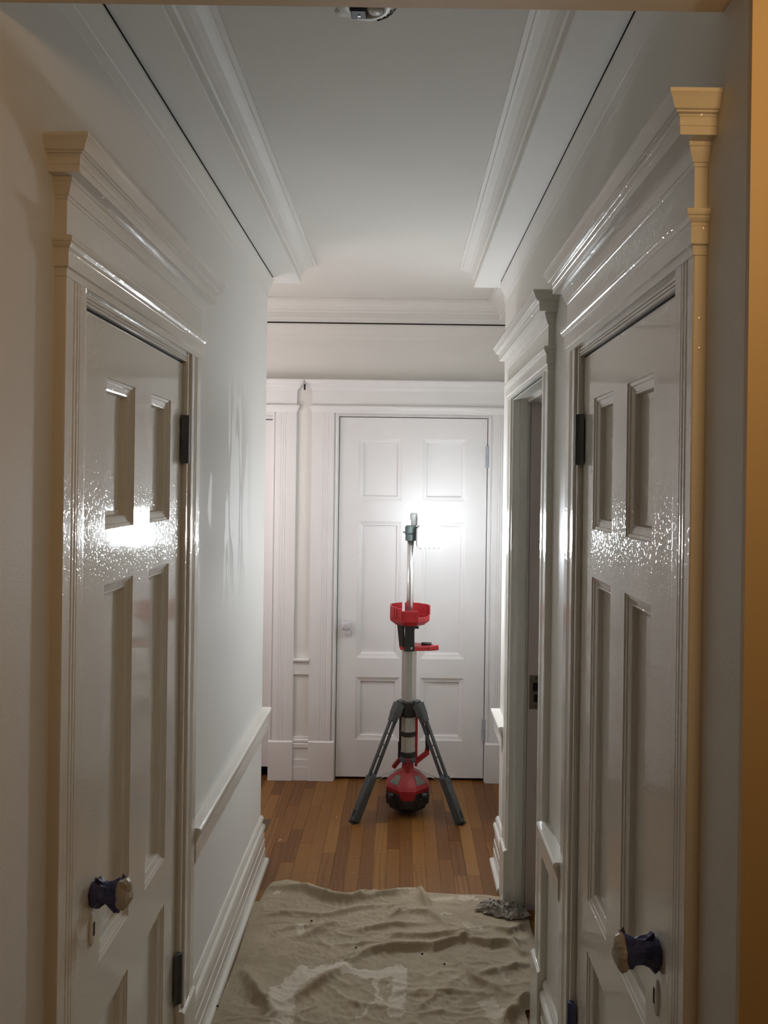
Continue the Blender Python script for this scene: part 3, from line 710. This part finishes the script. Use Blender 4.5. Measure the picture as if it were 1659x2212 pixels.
# legs
for an in (PI * 1.5 - PI / 3, PI * 1.5 + PI / 3, PI / 2):
    c, s = math.cos(an), math.sin(an)
    R = Vector((c, s, 0)); T = Vector((-s, c, 0)); O = Vector((CX, CY, 0))
    def L(u, v, z): return O + R * u + T * v + Vector((0, 0, z))
    top, foot = Vector((.060, .552)), Vector((.305, .004))      # (radius, height)
    ax = (foot - top).normalized(); nr = Vector((-ax.y, ax.x)) * -1
    if nr.x < 0: nr = -nr
    LEN = (foot - top).length
    def K(t, n_, v):          # along leg, outward, sideways
        p = top + ax * t + nr * n_
        return L(p.x, v, p.y)
    def blk(mb, t0, t1, n0, n1, w0, w1=None, ch=.006):
        w1 = w1 or w0
        def ring(t, w_):
            return [K(t, n0, -w_), K(t, n0, w_), K(t, n1 - ch, w_), K(t, n1, w_ - ch), K(t, n1, -w_ + ch), K(t, n1 - ch, -w_)]
        mb.loft([ring(t0, w0), ring(t1, w1)]); return mb
    m = MB(); blk(m, -.012, .050, -.018, .022, .027); blk(m, .050, .085, -.014, .020, .026, .022); 
    # lower solid boot
    blk(m, .355, .372, -.012, .012, .020, .026); blk(m, .372, LEN - .004, -.018, .020, .026, .024)
    # two long rails with open slot between
    for n0, n1 in ((.009, .021), (-.020, -.008)):
        def ring(t): return [K(t, n0, -.0095), K(t, n0, .0095), K(t, n1 - .003, .0095), K(t, n1, .006), K(t, n1, -.006), K(t, n1 - .003, -.0095)]
        m.loft([ring(.07), ring(.365)])
    lg = m.build('leg', 'leg_grey', tw, bevel=.0012, segs=1)
    for t in (.145, .205, .265):
        m = MB(); blk(m, t, t + .005, -.010, .011, .008, ch=.001); m.build('rung', 'leg_grey', lg)
    # rubber sole, slot and cross bolt holes
    m = MB(); m.loft([[L(.290, -.022, 0), L(.290, .022, 0), L(.326, .022, 0), L(.326, -.022, 0)], [L(.288, -.022, .008), L(.288, .022, .008), L(.324, .022, .008), L(.324, -.022, .008)]]); m.build('rubber_foot', 'black', lg)
    m = MB(); m.loft([[K(LEN - .055, .0185, -.006), K(LEN - .055, .0185, .006), K(LEN - .022, .0185, .006), K(LEN - .022, .0185, -.006)], [K(LEN - .055, .0208, -.006), K(LEN - .055, .0208, .006), K(LEN - .022, .0208, .006), K(LEN - .022, .0208, -.006)]]); m.build('slot', 'dark', lg)
    for v in (-.012, .012):
        m = MB(); m.loft([[K(.400, .0185, v - .003), K(.400, .0185, v + .003), K(.406, .0185, v + .003), K(.406, .0185, v - .003)], [K(.400, .0209, v - .003), K(.400, .0209, v + .003), K(.406, .0209, v + .003), K(.406, .0209, v - .003)]]); m.build('bolt_hole', 'dark', lg)
    # hinge bracket on the hub
    m = MB(); m.loft([[L(.030, -.020, .530), L(.030, .020, .530), L(.066, .020, .545), L(.066, -.020, .545)], [L(.030, -.018, .580), L(.030, .018, .580), L(.062, .018, .577), L(.062, -.018, .577)]]); m.build('leg_bracket', 'leg_grey', hub, bevel=.002)
    # thin steel brace wires
    m = MB()
    for v in (-.012, .012):
        a, b = L(.030, v * .6, .226), L(.222, v, .188)
        sd = T
        bar(m, a, b, .002, .002, side=T)
    m.build('brace_wire', 'alu', tw)
# red carriage, cradle and shelf handle
Z0 = .838
m = MB()
def shelf(z): return [(CX - .048, CY - .040, z), (CX - .012, CY - .060, z), (CX + .050, CY - .060, z), (CX + .105, CY - .052, z), (CX + .125, CY - .032, z), (CX + .125, CY + .018, z), (CX + .040, CY + .055, z), (CX - .048, CY + .050, z)]
m.loft([shelf(Z0), shelf(Z0 + .022)]); car = m.build('carriage', 'red', tw, bevel=.004)
m = MB(); poly_bar(m, [(CX + .098, CY - .056, Z0 + .014), (CX + .150, CY - .048, Z0 + .018)], .02, .026, side=Vector((0, 1, 0))); m.build('side_handle', 'red', car, bevel=.005)
m = MB(); m.box((CX + .060, CY - .02, Z0 + .021), (CX + .115, CY + .012, Z0 + .034)); m.build('grip_pad', 'black', car, bevel=.006)
m = MB(); m.box((CX - .030, CY - .03, Z0 + .0215), (CX + .020, CY + .03, Z0 + .027)); m.build('grey_plate', 'label_grey', car)
# front and side black uprights joining carriage to cradle
m = MB()
m.loft([[(CX - .026, CY - .066, Z0 - .002), (CX + .026, CY - .066, Z0 - .002), (CX + .026, CY - .050, Z0 - .002), (CX - .026, CY - .050, Z0 - .002)],
        [(CX - .024, CY - .066, .940), (CX + .024, CY - .066, .940), (CX + .024, CY - .050, .940), (CX - .024, CY - .050, .940)],
        [(CX - .028, CY - .070, .962), (CX + .028, CY - .070, .962), (CX + .028, CY - .050, .962), (CX - .028, CY - .050, .962)],
        [(CX - .020, CY - .072, .985), (CX + .020, CY - .072, .985), (CX + .020, CY - .052, .985), (CX - .020, CY - .052, .985)]])
up = m.build('front_upright', 'black', tw, bevel=.003)
m = MB(); 
for dx, dz, rx, rz in ((-.002, 0, .0016, .006), (.003, .002, .0016, .005), (.0005, .002, .003, .0014)): m.box((CX + .010 + dx - rx, CY - .0672, Z0 + .014 + dz - rz), (CX + .010 + dx + rx, CY - .0660, Z0 + .014 + dz + rz))
m.build('small_mark', 'white_mark', up, 'small white printed mark')
m = MB()
m.loft([[(CX - .052, CY - .030, Z0 + .010), (CX - .030, CY - .052, Z0 + .010), (CX - .020, CY - .040, Z0 + .010), (CX - .042, CY - .018, Z0 + .010)],
        [(CX - .066, CY - .034, .968), (CX - .038, CY - .062, .968), (CX - .028, CY - .050, .968), (CX - .056, CY - .022, .968)]])
lu = m.build('side_upright', 'black', tw, bevel=.002)
m = MB(); m.box((CX + .026, CY - .064, .952), (CX + .046, CY - .040, .962)); m.build('latch_tab', 'black', tw, bevel=.002)
# cradle: octagonal cup with open slots
def arc_wall(mb, a0, a1, r0, r1, z0, z1, th=.008, n=6, rt=0):
    rings = []
    for i in range(n + 1):
        a = a0 + (a1 - a0) * i / n
        c, s = math.cos(a), math.sin(a)
        f = 1 / max(.92, math.cos(((a - PI / 8) % (PI / 4)) - PI / 8))
        rings.append([(CX + c * r0 * f, CY + s * r0 * f, z0), (CX + c * r1 * f, CY + s * r1 * f, z1), (CX + c * (r1 - th) * f, CY + s * (r1 - th) * f, z1), (CX + c * (r0 - th) * f, CY + s * (r0 - th) * f, z0)])
    return mb.loft(rings)
m = MB()
def oct_seg(mb, ks, r0, r1, z0, z1, th=.008):
    rings = []
    for k in ks:
        a = PI / 4 * k + PI / 8
        rings.append([(CX + math.cos(a) * r, CY + math.sin(a) * r, z) for r, z in ((r0, z0), (r1, z1), (r1 - th, z1), (r0 - th, z0))])
    return mb.loft(rings)
# lower ring all round, taller walls where the cup is closed; k: octagon corner index (5,6 = front face)
for k in range(8): oct_seg(m, (k, k + 1), .076, .108, .966, .990); oct_seg(m, (k, k + 1), .108, .110, .990, 1.012)
oct_seg(m, (5, 6), .110, .110, 1.010, 1.046)
oct_seg(m, (2, 3, 4, 4.45), .110, .110, 1.010, 1.064)
m2 = [(k) for k in (0.05, 1, 1.8)]
oct_seg(m, m2, .110, .110, 1.010, 1.062)
oct_seg(m, (4.0, 4.62), .110, .110, 1.010, 1.062)
oct_seg(m, (-.2, .35), .110, .110, 1.010, 1.060)
cr = m.build('cradle', 'red', tw, bevel=.002)
m = MB(); prism(m, [(.074, .966), (.100, .985), (.100, .992)]); m.build('cradle_floor', 'dark_red', cr)
# raised rib frame on the front face
fy = CY - .110 * math.cos(PI / 8) - .0015
m = MB()
for a, b in (((CX - .034, .985), (CX - .030, 1.040)), ((CX + .030, .985), (CX + .034, 1.040))): m.box((a[0], fy - .001, a[1]), (b[0], fy + .003, b[1]))
m.box((CX - .034, fy - .001, 1.036), (CX + .034, fy + .003, 1.041)); m.build('front_rib', 'red', cr)
# sticker on the left slanted face: orange block and two grey rings
an = PI / 4 * 4.5 + PI / 4 * .0
c0 = Vector((CX + math.cos(PI * 1.25) * .103, CY + math.sin(PI * 1.25) * .103, 1.022)); tdir = Vector((-math.sin(PI * 1.25), math.cos(PI * 1.25), 0)); nd = Vector((math.cos(PI * 1.25), math.sin(PI * 1.25), 0))
m = MB(); bar(m, c0 - tdir * .014 + Vector((0, 0, 0)), c0 - tdir * .004, .003, .018, side=nd); m.build('sticker', 'label_yellow', cr, 'tiny orange sticker')
m = MB()
for k in (0.004, .013):
    cc = c0 + tdir * k; n = 14
    rg = []
    for rr, hh in ((.0048, .0), (.0048, .0018), (.0026, .0018), (.0026, 0)):
        rg.append([cc + tdir * rr * math.cos(2 * PI * j / n) + Vector((0, 0, rr * math.sin(2 * PI * j / n))) + nd * hh for j in range(n)])
    m.loft(rg, cap=False)
m.build('sticker_rings', 'label_grey', cr, 'two grey rings printed beside the orange sticker')
# oct left wall carrying the sticker
m = MB(); oct_seg(m, (4.28, 4.98), .110, .110, 1.010, 1.058); m.build('side_wall', 'red', cr, bevel=.002)
# lamp head
m = MB(); prism(m, [(.0285, 1.396), (.0285, 1.428), (.031, 1.430), (.033, 1.438), (.031, 1.444), (.031, 1.466), (.024, 1.474)], n=16); col = m.build('pole_collar', 'collar', tw, smooth=False, bevel=.001)
m = MB(); m.box((CX - .042, CY - .012, 1.436), (CX - .028, CY + .010, 1.442)); m.build('collar_lever', 'collar', col)
m = MB(); prism(m, [(.010, 1.470), (.016, 1.478), (.016, 1.500), (.021, 1.508), (.021, 1.530), (.014, 1.538)], n=16, cx=CX + .016); m.build('top_knob', 'pod_grey', tw, smooth=True)
def lamp_pod(cx, cy, cz, w_, h_, yaw, pitch, depth=.026, name='lamp_head', lens='lens', fins=True):
    Mx = Matrix.Translation((cx, cy, cz)) @ Matrix.Rotation(yaw, 4, 'Z') @ Matrix.Rotation(pitch, 4, 'X')
    def T_(p): return Mx @ Vector(p)
    m = MB(); ch = .010
    def rr(s, y):
        a, b, c = w_ / 2 * s, h_ / 2 * s, ch
        return [T_(p) for p in ((-a + c, y, -b), (a - c, y, -b), (a, y, -b + c), (a, y, b - c), (a - c, y, b), (-a + c, y, b), (-a, y, b - c), (-a, y, -b + c))]
    m.loft([rr(.96, -depth), rr(.98, -depth + .004), rr(.98, 0.0), rr(.8, .010)])
    pod = m.build(name, 'pod_grey', tw)
    m = MB(); m.loft([rr(.97, -depth - .006), rr(.99, -depth + .001)]); m.build('led_lens', lens, pod, 'glowing white lens')
    if not fins: return pod
    m = MB()
    for k in range(5):
        x = (k - 2) * w_ * .17
        m.add([T_(p) for p in ((x - .002, -.02, -h_ / 2 - .006), (x + .002, -.02, -h_ / 2 - .006), (x + .002, .004, -h_ / 2 - .006), (x - .002, .004, -h_ / 2 - .006), (x - .002, -.02, -h_ / 2 + .002), (x + .002, -.02, -h_ / 2 + .002), (x + .002, .004, -h_ / 2 + .002), (x - .002, .004, -h_ / 2 + .002))],
              [(0,3,2,1),(4,5,6,7),(0,1,5,4),(1,2,6,5),(2,3,7,6),(3,0,4,7)])
    m.build('cooling_fins', 'leg_grey', pod)['kind'] = 'stuff'
    return pod
HX = CX + .094
lamp_pod(HX, CY - .045, 1.418, .150, .105, 0.38, 0.0)
lamp_pod(HX - .004, CY - .040, 1.500, .118, .078, 0.10, -.45, fins=False, lens='lens_up')
lamp_pod(HX + .005, CY + .030, 1.462, .120, .140, PI, 0.0, lens='lens_back', fins=False)
m = MB(); bar(m, (CX + .02, CY - .005, 1.45), (HX - .01, CY - .015, 1.47), .022, .03); m.build('head_arm', 'collar', tw, bevel=.003)

# ------------------------------------------------------------------ drop cloth
def lerp(a, b, t): return a + (b - a) * t
def sstep(a, b, x):
    t = max(0, min(1, (x - a) / (b - a))); return t * t * (3 - 2 * t)
edge_px = [(560, 1950), (575, 1922), (590, 1908), (620, 1903), (645, 1908), (675, 1922), (705, 1936), (740, 1941), (765, 1938), (790, 1932), (830, 1927), (860, 1920), (895, 1920), (916, 1931), (950, 1932), (1000, 1935), (1050, 1936), (1080, 1941), (1110, 1949), (1150, 1960)]
edge = sorted([(on_floor(*p).x, on_floor(*p).y) for p in edge_px])
def y_far(x):
    if x <= edge[0][0]: return edge[0][1]
    for (a, ya), (b, yb) in zip(edge, edge[1:]):
        if a <= x <= b: return lerp(ya, yb, (x - a) / (b - a))
    return edge[-1][1]
folds_px = [  # polyline, height, width (far side), width (near side)
    ([(600, 1925), (660, 1928), (710, 1950), (760, 1953), (800, 1935)], .032, .060, .022),
    ([(770, 1950), (830, 1940), (880, 1930)], .020, .030, .015),
    ([(905, 1918), (915, 1950), (925, 1968)], .030, .022, .020),
    ([(690, 1985), (770, 1970), (840, 1962)], .014, .030, .015),
    ([(870, 1975), (925, 1978), (965, 2005)], .018, .035, .018),
    ([(770, 2018), (830, 2010), (910, 2002)], .020, .035, .016),
    ([(850, 2028), (920, 2034), (1000, 2030), (1020, 2022)], .022, .040, .015),
    ([(760, 2085), (800, 2062), (860, 2056), (950, 2054), (1000, 2038)], .026, .045, .018),
    ([(1000, 2038), (1060, 2048), (1105, 2045)], .028, .045, .018),
    ([(1105, 2040), (1120, 2062), (1150, 2080)], .020, .022, .012),
    ([(650, 2032), (700, 2012), (730, 2000)], .020, .030, .020),
    ([(600, 2018), (630, 2010), (690, 2004)], .010, .025, .012),
    ([(610, 2180), (680, 2140), (745, 2096)], .022, .040, .020),
    ([(1000, 2090), (1022, 2125), (1100, 2160)], .022, .030, .018),
    ([(1040, 2110), (1100, 2100), (1140, 2085)], .014, .025, .015),
    ([(530, 2110), (560, 2160), (600, 2205)], .026, .040, .025),
    ([(860, 2148), (960, 2152), (1060, 2158)], .010, .025, .012),
    ([(900, 2190), (940, 2160)], .010, .02, .012), ([(840, 1990), (870, 1968)], .014, .016, .010),
    ([(1090, 2212), (1130, 2180), (1150, 2165)], .040, .030, .025),
    ([(1060, 2008), (1100, 2020), (1140, 2000)], .018, .035, .014),
    ([(560, 1985), (640, 1978), (690, 1985)], .012, .03, .014),
    ([(1085, 1945), (1120, 1955), (1150, 1966)], .020, .03, .03),
]
folds = [([on_floor(*p).xy for p in pl], h, wf, wn) for pl, h, wf, wn in folds_px]
rf = random.Random(4)
for _ in range(26):       # folds of the part below the picture's edge and small wrinkles
    a = Vector((rf.uniform(-.5, .4), rf.uniform(1.2, 3.2))); an = rf.uniform(-.6, .6); l = rf.uniform(.08, .3)
    folds.append(([a, a + Vector((math.cos(an), math.sin(an))) * l], rf.uniform(.003, .009) * (2.2 if a.y < 2.5 else 1), .022, .012))
def seg_dist(p, a, b):
    d = b - a; t = max(0, min(1, (p - a).dot(d) / max(1e-9, d.length_squared))); q = a + d * t
    return (p - q).length, (p.y - q.y), t
def cloth_h(x, y):
    p = Vector((x, y)); h = 0
    for pl, A, wf, wn in folds:
        best = 9; by = 0; ends = 1; n = len(pl) - 1
        for i in range(n):
            if abs(p.y - (pl[i].y + pl[i + 1].y) / 2) > .45: continue
            d, dy, t = seg_dist(p, pl[i], pl[i + 1])
            if d < best: best, by = d, dy; tt = (i + t) / n
        if best < .14:
            w_ = (wf if by > 0 else wn) * .82
            e = math.sin(PI * min(1, max(0, tt * .86 + .07))) ** .6
            h += A * 1.08 * e * math.exp(-(best / w_) ** 1.6 * 1.2)
    nz = noise.fractal(Vector((x * 7, y * 9, 3)), 1.0, 2.1, 5)
    h += .0045 * (nz + .6) + .0035 * (1 - abs(noise.noise(Vector((x * 10 + 5 * y, y * 14, 1)))) * 2) * .6
    c1 = noise.noise(Vector((x * 4.5 + 2.2 * y, y * 8.5 - x * 2, 21))); c2 = noise.noise(Vector((x * 7 - 3 * y, y * 12 + 2 * x, 33)))
    h += .007 * max(0, 1 - abs(c1) * 9) * max(0, noise.noise(Vector((x * 3, y * 3, 5))) + .35) + .006 * max(0, 1 - abs(c2) * 8) * max(0, noise.noise(Vector((x * 3, y * 4, 15))) + .3)
    h += .0022 * (1 - 2 * abs(noise.noise(Vector((x * 38, y * 30 + 8 * x, 7)))))
    return h
NX, NY = 250, 420
vs, fs = [], []
for j in range(NY + 1):
    tj = j / NY
    for i in range(NX + 1):
        si = i / NX
        yb = 1.15 + (3.36 - 1.15) * (tj ** .8)
        xl = -.562 + .004 * math.sin(yb * 9)
        xr = .420 + sstep(2.63, 2.70, yb) * (.10) - .02 * sstep(3.30, 3.5, yb)
        x = lerp(xl, xr, si)
        yf = y_far(x)
        y = 1.15 + (yf - 1.15) * (tj ** .8)
        if x > .424 and y < 2.625: x = .424
        h = cloth_h(x, y)
        e = min(1, (x - xl + .004) / .05, (xr - x + .004) / .05)
        e2 = min(1, (yf - y + .012) / .03)
        h = max(.0025, .004 + h * max(.2, e) * max(.35, e2))
        vs.append((x, y, h))
for j in range(NY):
    for i in range(NX):
        a = j * (NX + 1) + i; fs.append((a, a + 1, a + NX + 2, a + NX + 1))
m = MB(); m.add(vs, fs)
cl = m.build('drop_cloth', 'canvas', recalc=False, smooth=True)
sol = cl.modifiers.new('thickness', 'SOLIDIFY'); sol.thickness = .0012; sol.offset = -1
tag(cl, 'wrinkled beige canvas drop cloth with white paint stains on the hall floor', 'drop cloth')

def cloth_z(x, y): return .004 + cloth_h(x, y)
# crumpled rag on the cloth
rp = on_floor(1086, 1975)
nu, nv = 54, 34; vs, fs = [], []
for j in range(nv + 1):
    for i in range(nu + 1):
        u, v = i / nu * 2 - 1, j / nv * 2 - 1
        k = 1 - .22 * noise.noise(Vector((u * 2, v * 2, 9)))
        x = rp.x + .100 * u * k * (1 - .25 * v * v); y = rp.y + .055 * v * k * (1 - .2 * u * u) - .02 * u
        n1 = 1 - 2.2 * abs(noise.noise(Vector((u * 3.2, v * 2.6 + u, 2)))); n2 = 1 - 2 * abs(noise.noise(Vector((u * 7, v * 6, 5))))
        en = (1 - max(abs(u), abs(v)) ** 3)
        z = .012 + en * (.017 * max(0, n1) + .007 * n2 + .005)
        x += .012 * noise.noise(Vector((u * 5, v * 5, 11))); y += .014 * noise.noise(Vector((u * 5, v * 5, 17)))
        vs.append((x, y, cloth_z(x, y) + max(0.006, z - .010 * (1 - en))))
for j in range(nv):
    for i in range(nu):
        a = j * (nu + 1) + i; fs.append((a, a + 1, a + nu + 2, a + nu + 1))
m = MB(); m.add(vs, fs); rg = m.build('crumpled_rag', 'rag', recalc=False, smooth=False)
sol = rg.modifiers.new('thickness', 'SOLIDIFY'); sol.thickness = .0015
tag(rg, 'crumpled dirty grey rag lying on the drop cloth by the right doorway', 'rag')

# ------------------------------------------------------------------ smoke detector
sc = Vector((-.084, 1.725, ZC))
sd = empty('smoke_detector', sc, 'round white smoke detector on the ceiling with its cover hanging open', 'smoke detector')
def disc(mb, rings, c, n=40, mi=0, sx=1, sy=1):
    return mb.loft([[(c[0] + r * sx * math.cos(2 * PI * j / n), c[1] + r * sy * math.sin(2 * PI * j / n), z) for j in range(n)] for r, z in rings], mi=mi)
m = MB(); disc(m, [(.070, ZC), (.071, ZC - .006), (.066, ZC - .018), (.054, ZC - .0265), (.040, ZC - .030), (.036, ZC - .028), (.033, ZC - .014), (.002, ZC - .0125)], sc)
body = m.build('detector_body', 'white_plastic', sd, smooth=True)
m = MB()
for k in range(4):
    a0 = .30 + k * .26
    for r in (.0515, .0560, .0605):
        z = ZC - .0285 + (r - .0515) * .68
        c, s = math.cos(a0), math.sin(a0)
        m.add([(sc.x + c * rr - s * tt, sc.y + s * rr + c * tt, z - .0016 + (0 if rr == r else .0012)) for rr, tt in ((r, -.0045), (r + .0012, -.0045), (r + .0012, .0045), (r, .0045))] +
              [(sc.x + c * rr - s * tt, sc.y + s * rr + c * tt, z + .003) for rr, tt in ((r, -.0045), (r + .0012, -.0045), (r + .0012, .0045), (r, .0045))],
              [(0,1,2,3),(4,7,6,5),(0,4,5,1),(1,5,6,2),(2,6,7,3),(3,7,4,0)])
m.build('vent_slots', 'dark', body)
m = MB(); m.box((sc.x - .034, sc.y + .006, ZC - .032), (sc.x - .002, sc.y + .038, ZC - .012)); m.build('battery_bay', 'black', body, bevel=.002)
m = MB(); m.box((sc.x - .020, sc.y + .022, ZC - .0332), (sc.x - .014, sc.y + .028, ZC - .031)); m.build('contact', 'alu_bright', body)
m = MB(); disc(m, [(.018, ZC - .010), (.020, ZC - .022), (.014, ZC - .030), (.002, ZC - .032)], sc + Vector((.018, .014, 0)), n=24); m.build('test_button', 'white_plastic', body, smooth=True)
m = MB(); disc(m, [(.002, ZC - .005), (.016, ZC - .006), (.018, ZC - .012), (.015, ZC - .016), (.002, ZC - .014)], sc + Vector((-.050, .044, -.012)), n=28, sx=1.15, sy=.9); m.build('hanging_cover', 'white_plastic', sd, 'small cover flap left hanging', smooth=True)

# ------------------------------------------------------------------ odds and ends
c = at_y(572, 1782, YL + .004)
m = MB(); m.add([(XL + .006, YL - .010, .203), (XL + .046, YL + .006, .198), (XL + .030, YL + .010, .150), (XL + .012, YL + .004, .135), (XL + .006, YL - .009, .201), (XL + .045, YL + .008, .196), (XL + .029, YL + .012, .149), (XL + .011, YL + .006, .134)],
      [(0,1,2,3),(7,6,5,4),(0,4,5,1),(1,5,6,2),(2,6,7,3),(3,7,4,0)])
tag(m.build('tape_scrap', 'paper'), 'curled scrap of masking paper stuck to the left baseboard corner', 'tape scrap')
for px, py, w_, h_, r in ((605, 1815, .014, .004, .4), (727, 1766, .008, .004, 0.0), (763, 1886, .005, .003, .2), (1095, 1921, .006, .003, .5)):
    p = on_floor(px, py); m = MB(); cs, sn = math.cos(r), math.sin(r)
    q = [(-w_ / 2, -h_ / 2), (w_ / 2, -h_ / 2 * .6), (w_ / 2, h_ / 2), (-w_ / 2 * .8, h_ / 2)]
    m.loft([[(p.x + a * cs - b * sn, p.y + (a * sn + b * cs) * 1.6, z) for a, b in q] for z in (.0002, .0018)])
    lab = {605: 'white paint flake on the oak floor beside the left wall', 727: 'white paint flake on the oak floor left of the tripod', 763: 'tiny white paint flake just beyond the cloth edge', 1095: 'tiny white paint flake at the right baseboard'}[px]
    tag(m.build('paint_flake', 'chip'), lab, 'paint flake', 'paint flakes on the floor')
for k, (px, py) in enumerate(((673, 1996), (769, 2059), (912, 2067), (960, 2088), (470, 2180))):
    p = on_floor(px, py); m = MB(); z = cloth_z(p.x, p.y)
    crumb = [[(p.x + .005 * r * math.cos(a * 1.0472 + k), p.y + .004 * r * math.sin(a * 1.0472 + k), z + zz) for a in range(6)] for r, zz in ((.6, .0), (1, .002), (.5, .005))]
    m.loft(crumb)
    lab = ['dark crumb on the cloth upper left', 'dark crumb on the cloth below the tripod', 'dark crumb right of the cloth middle', 'smallest dark crumb toward the right of the cloth', 'dark crumb on the cloth by the left baseboard'][k]
    tag(m.build('dark_crumb', 'speck'), lab, 'crumb', 'dark crumbs on the drop cloth')
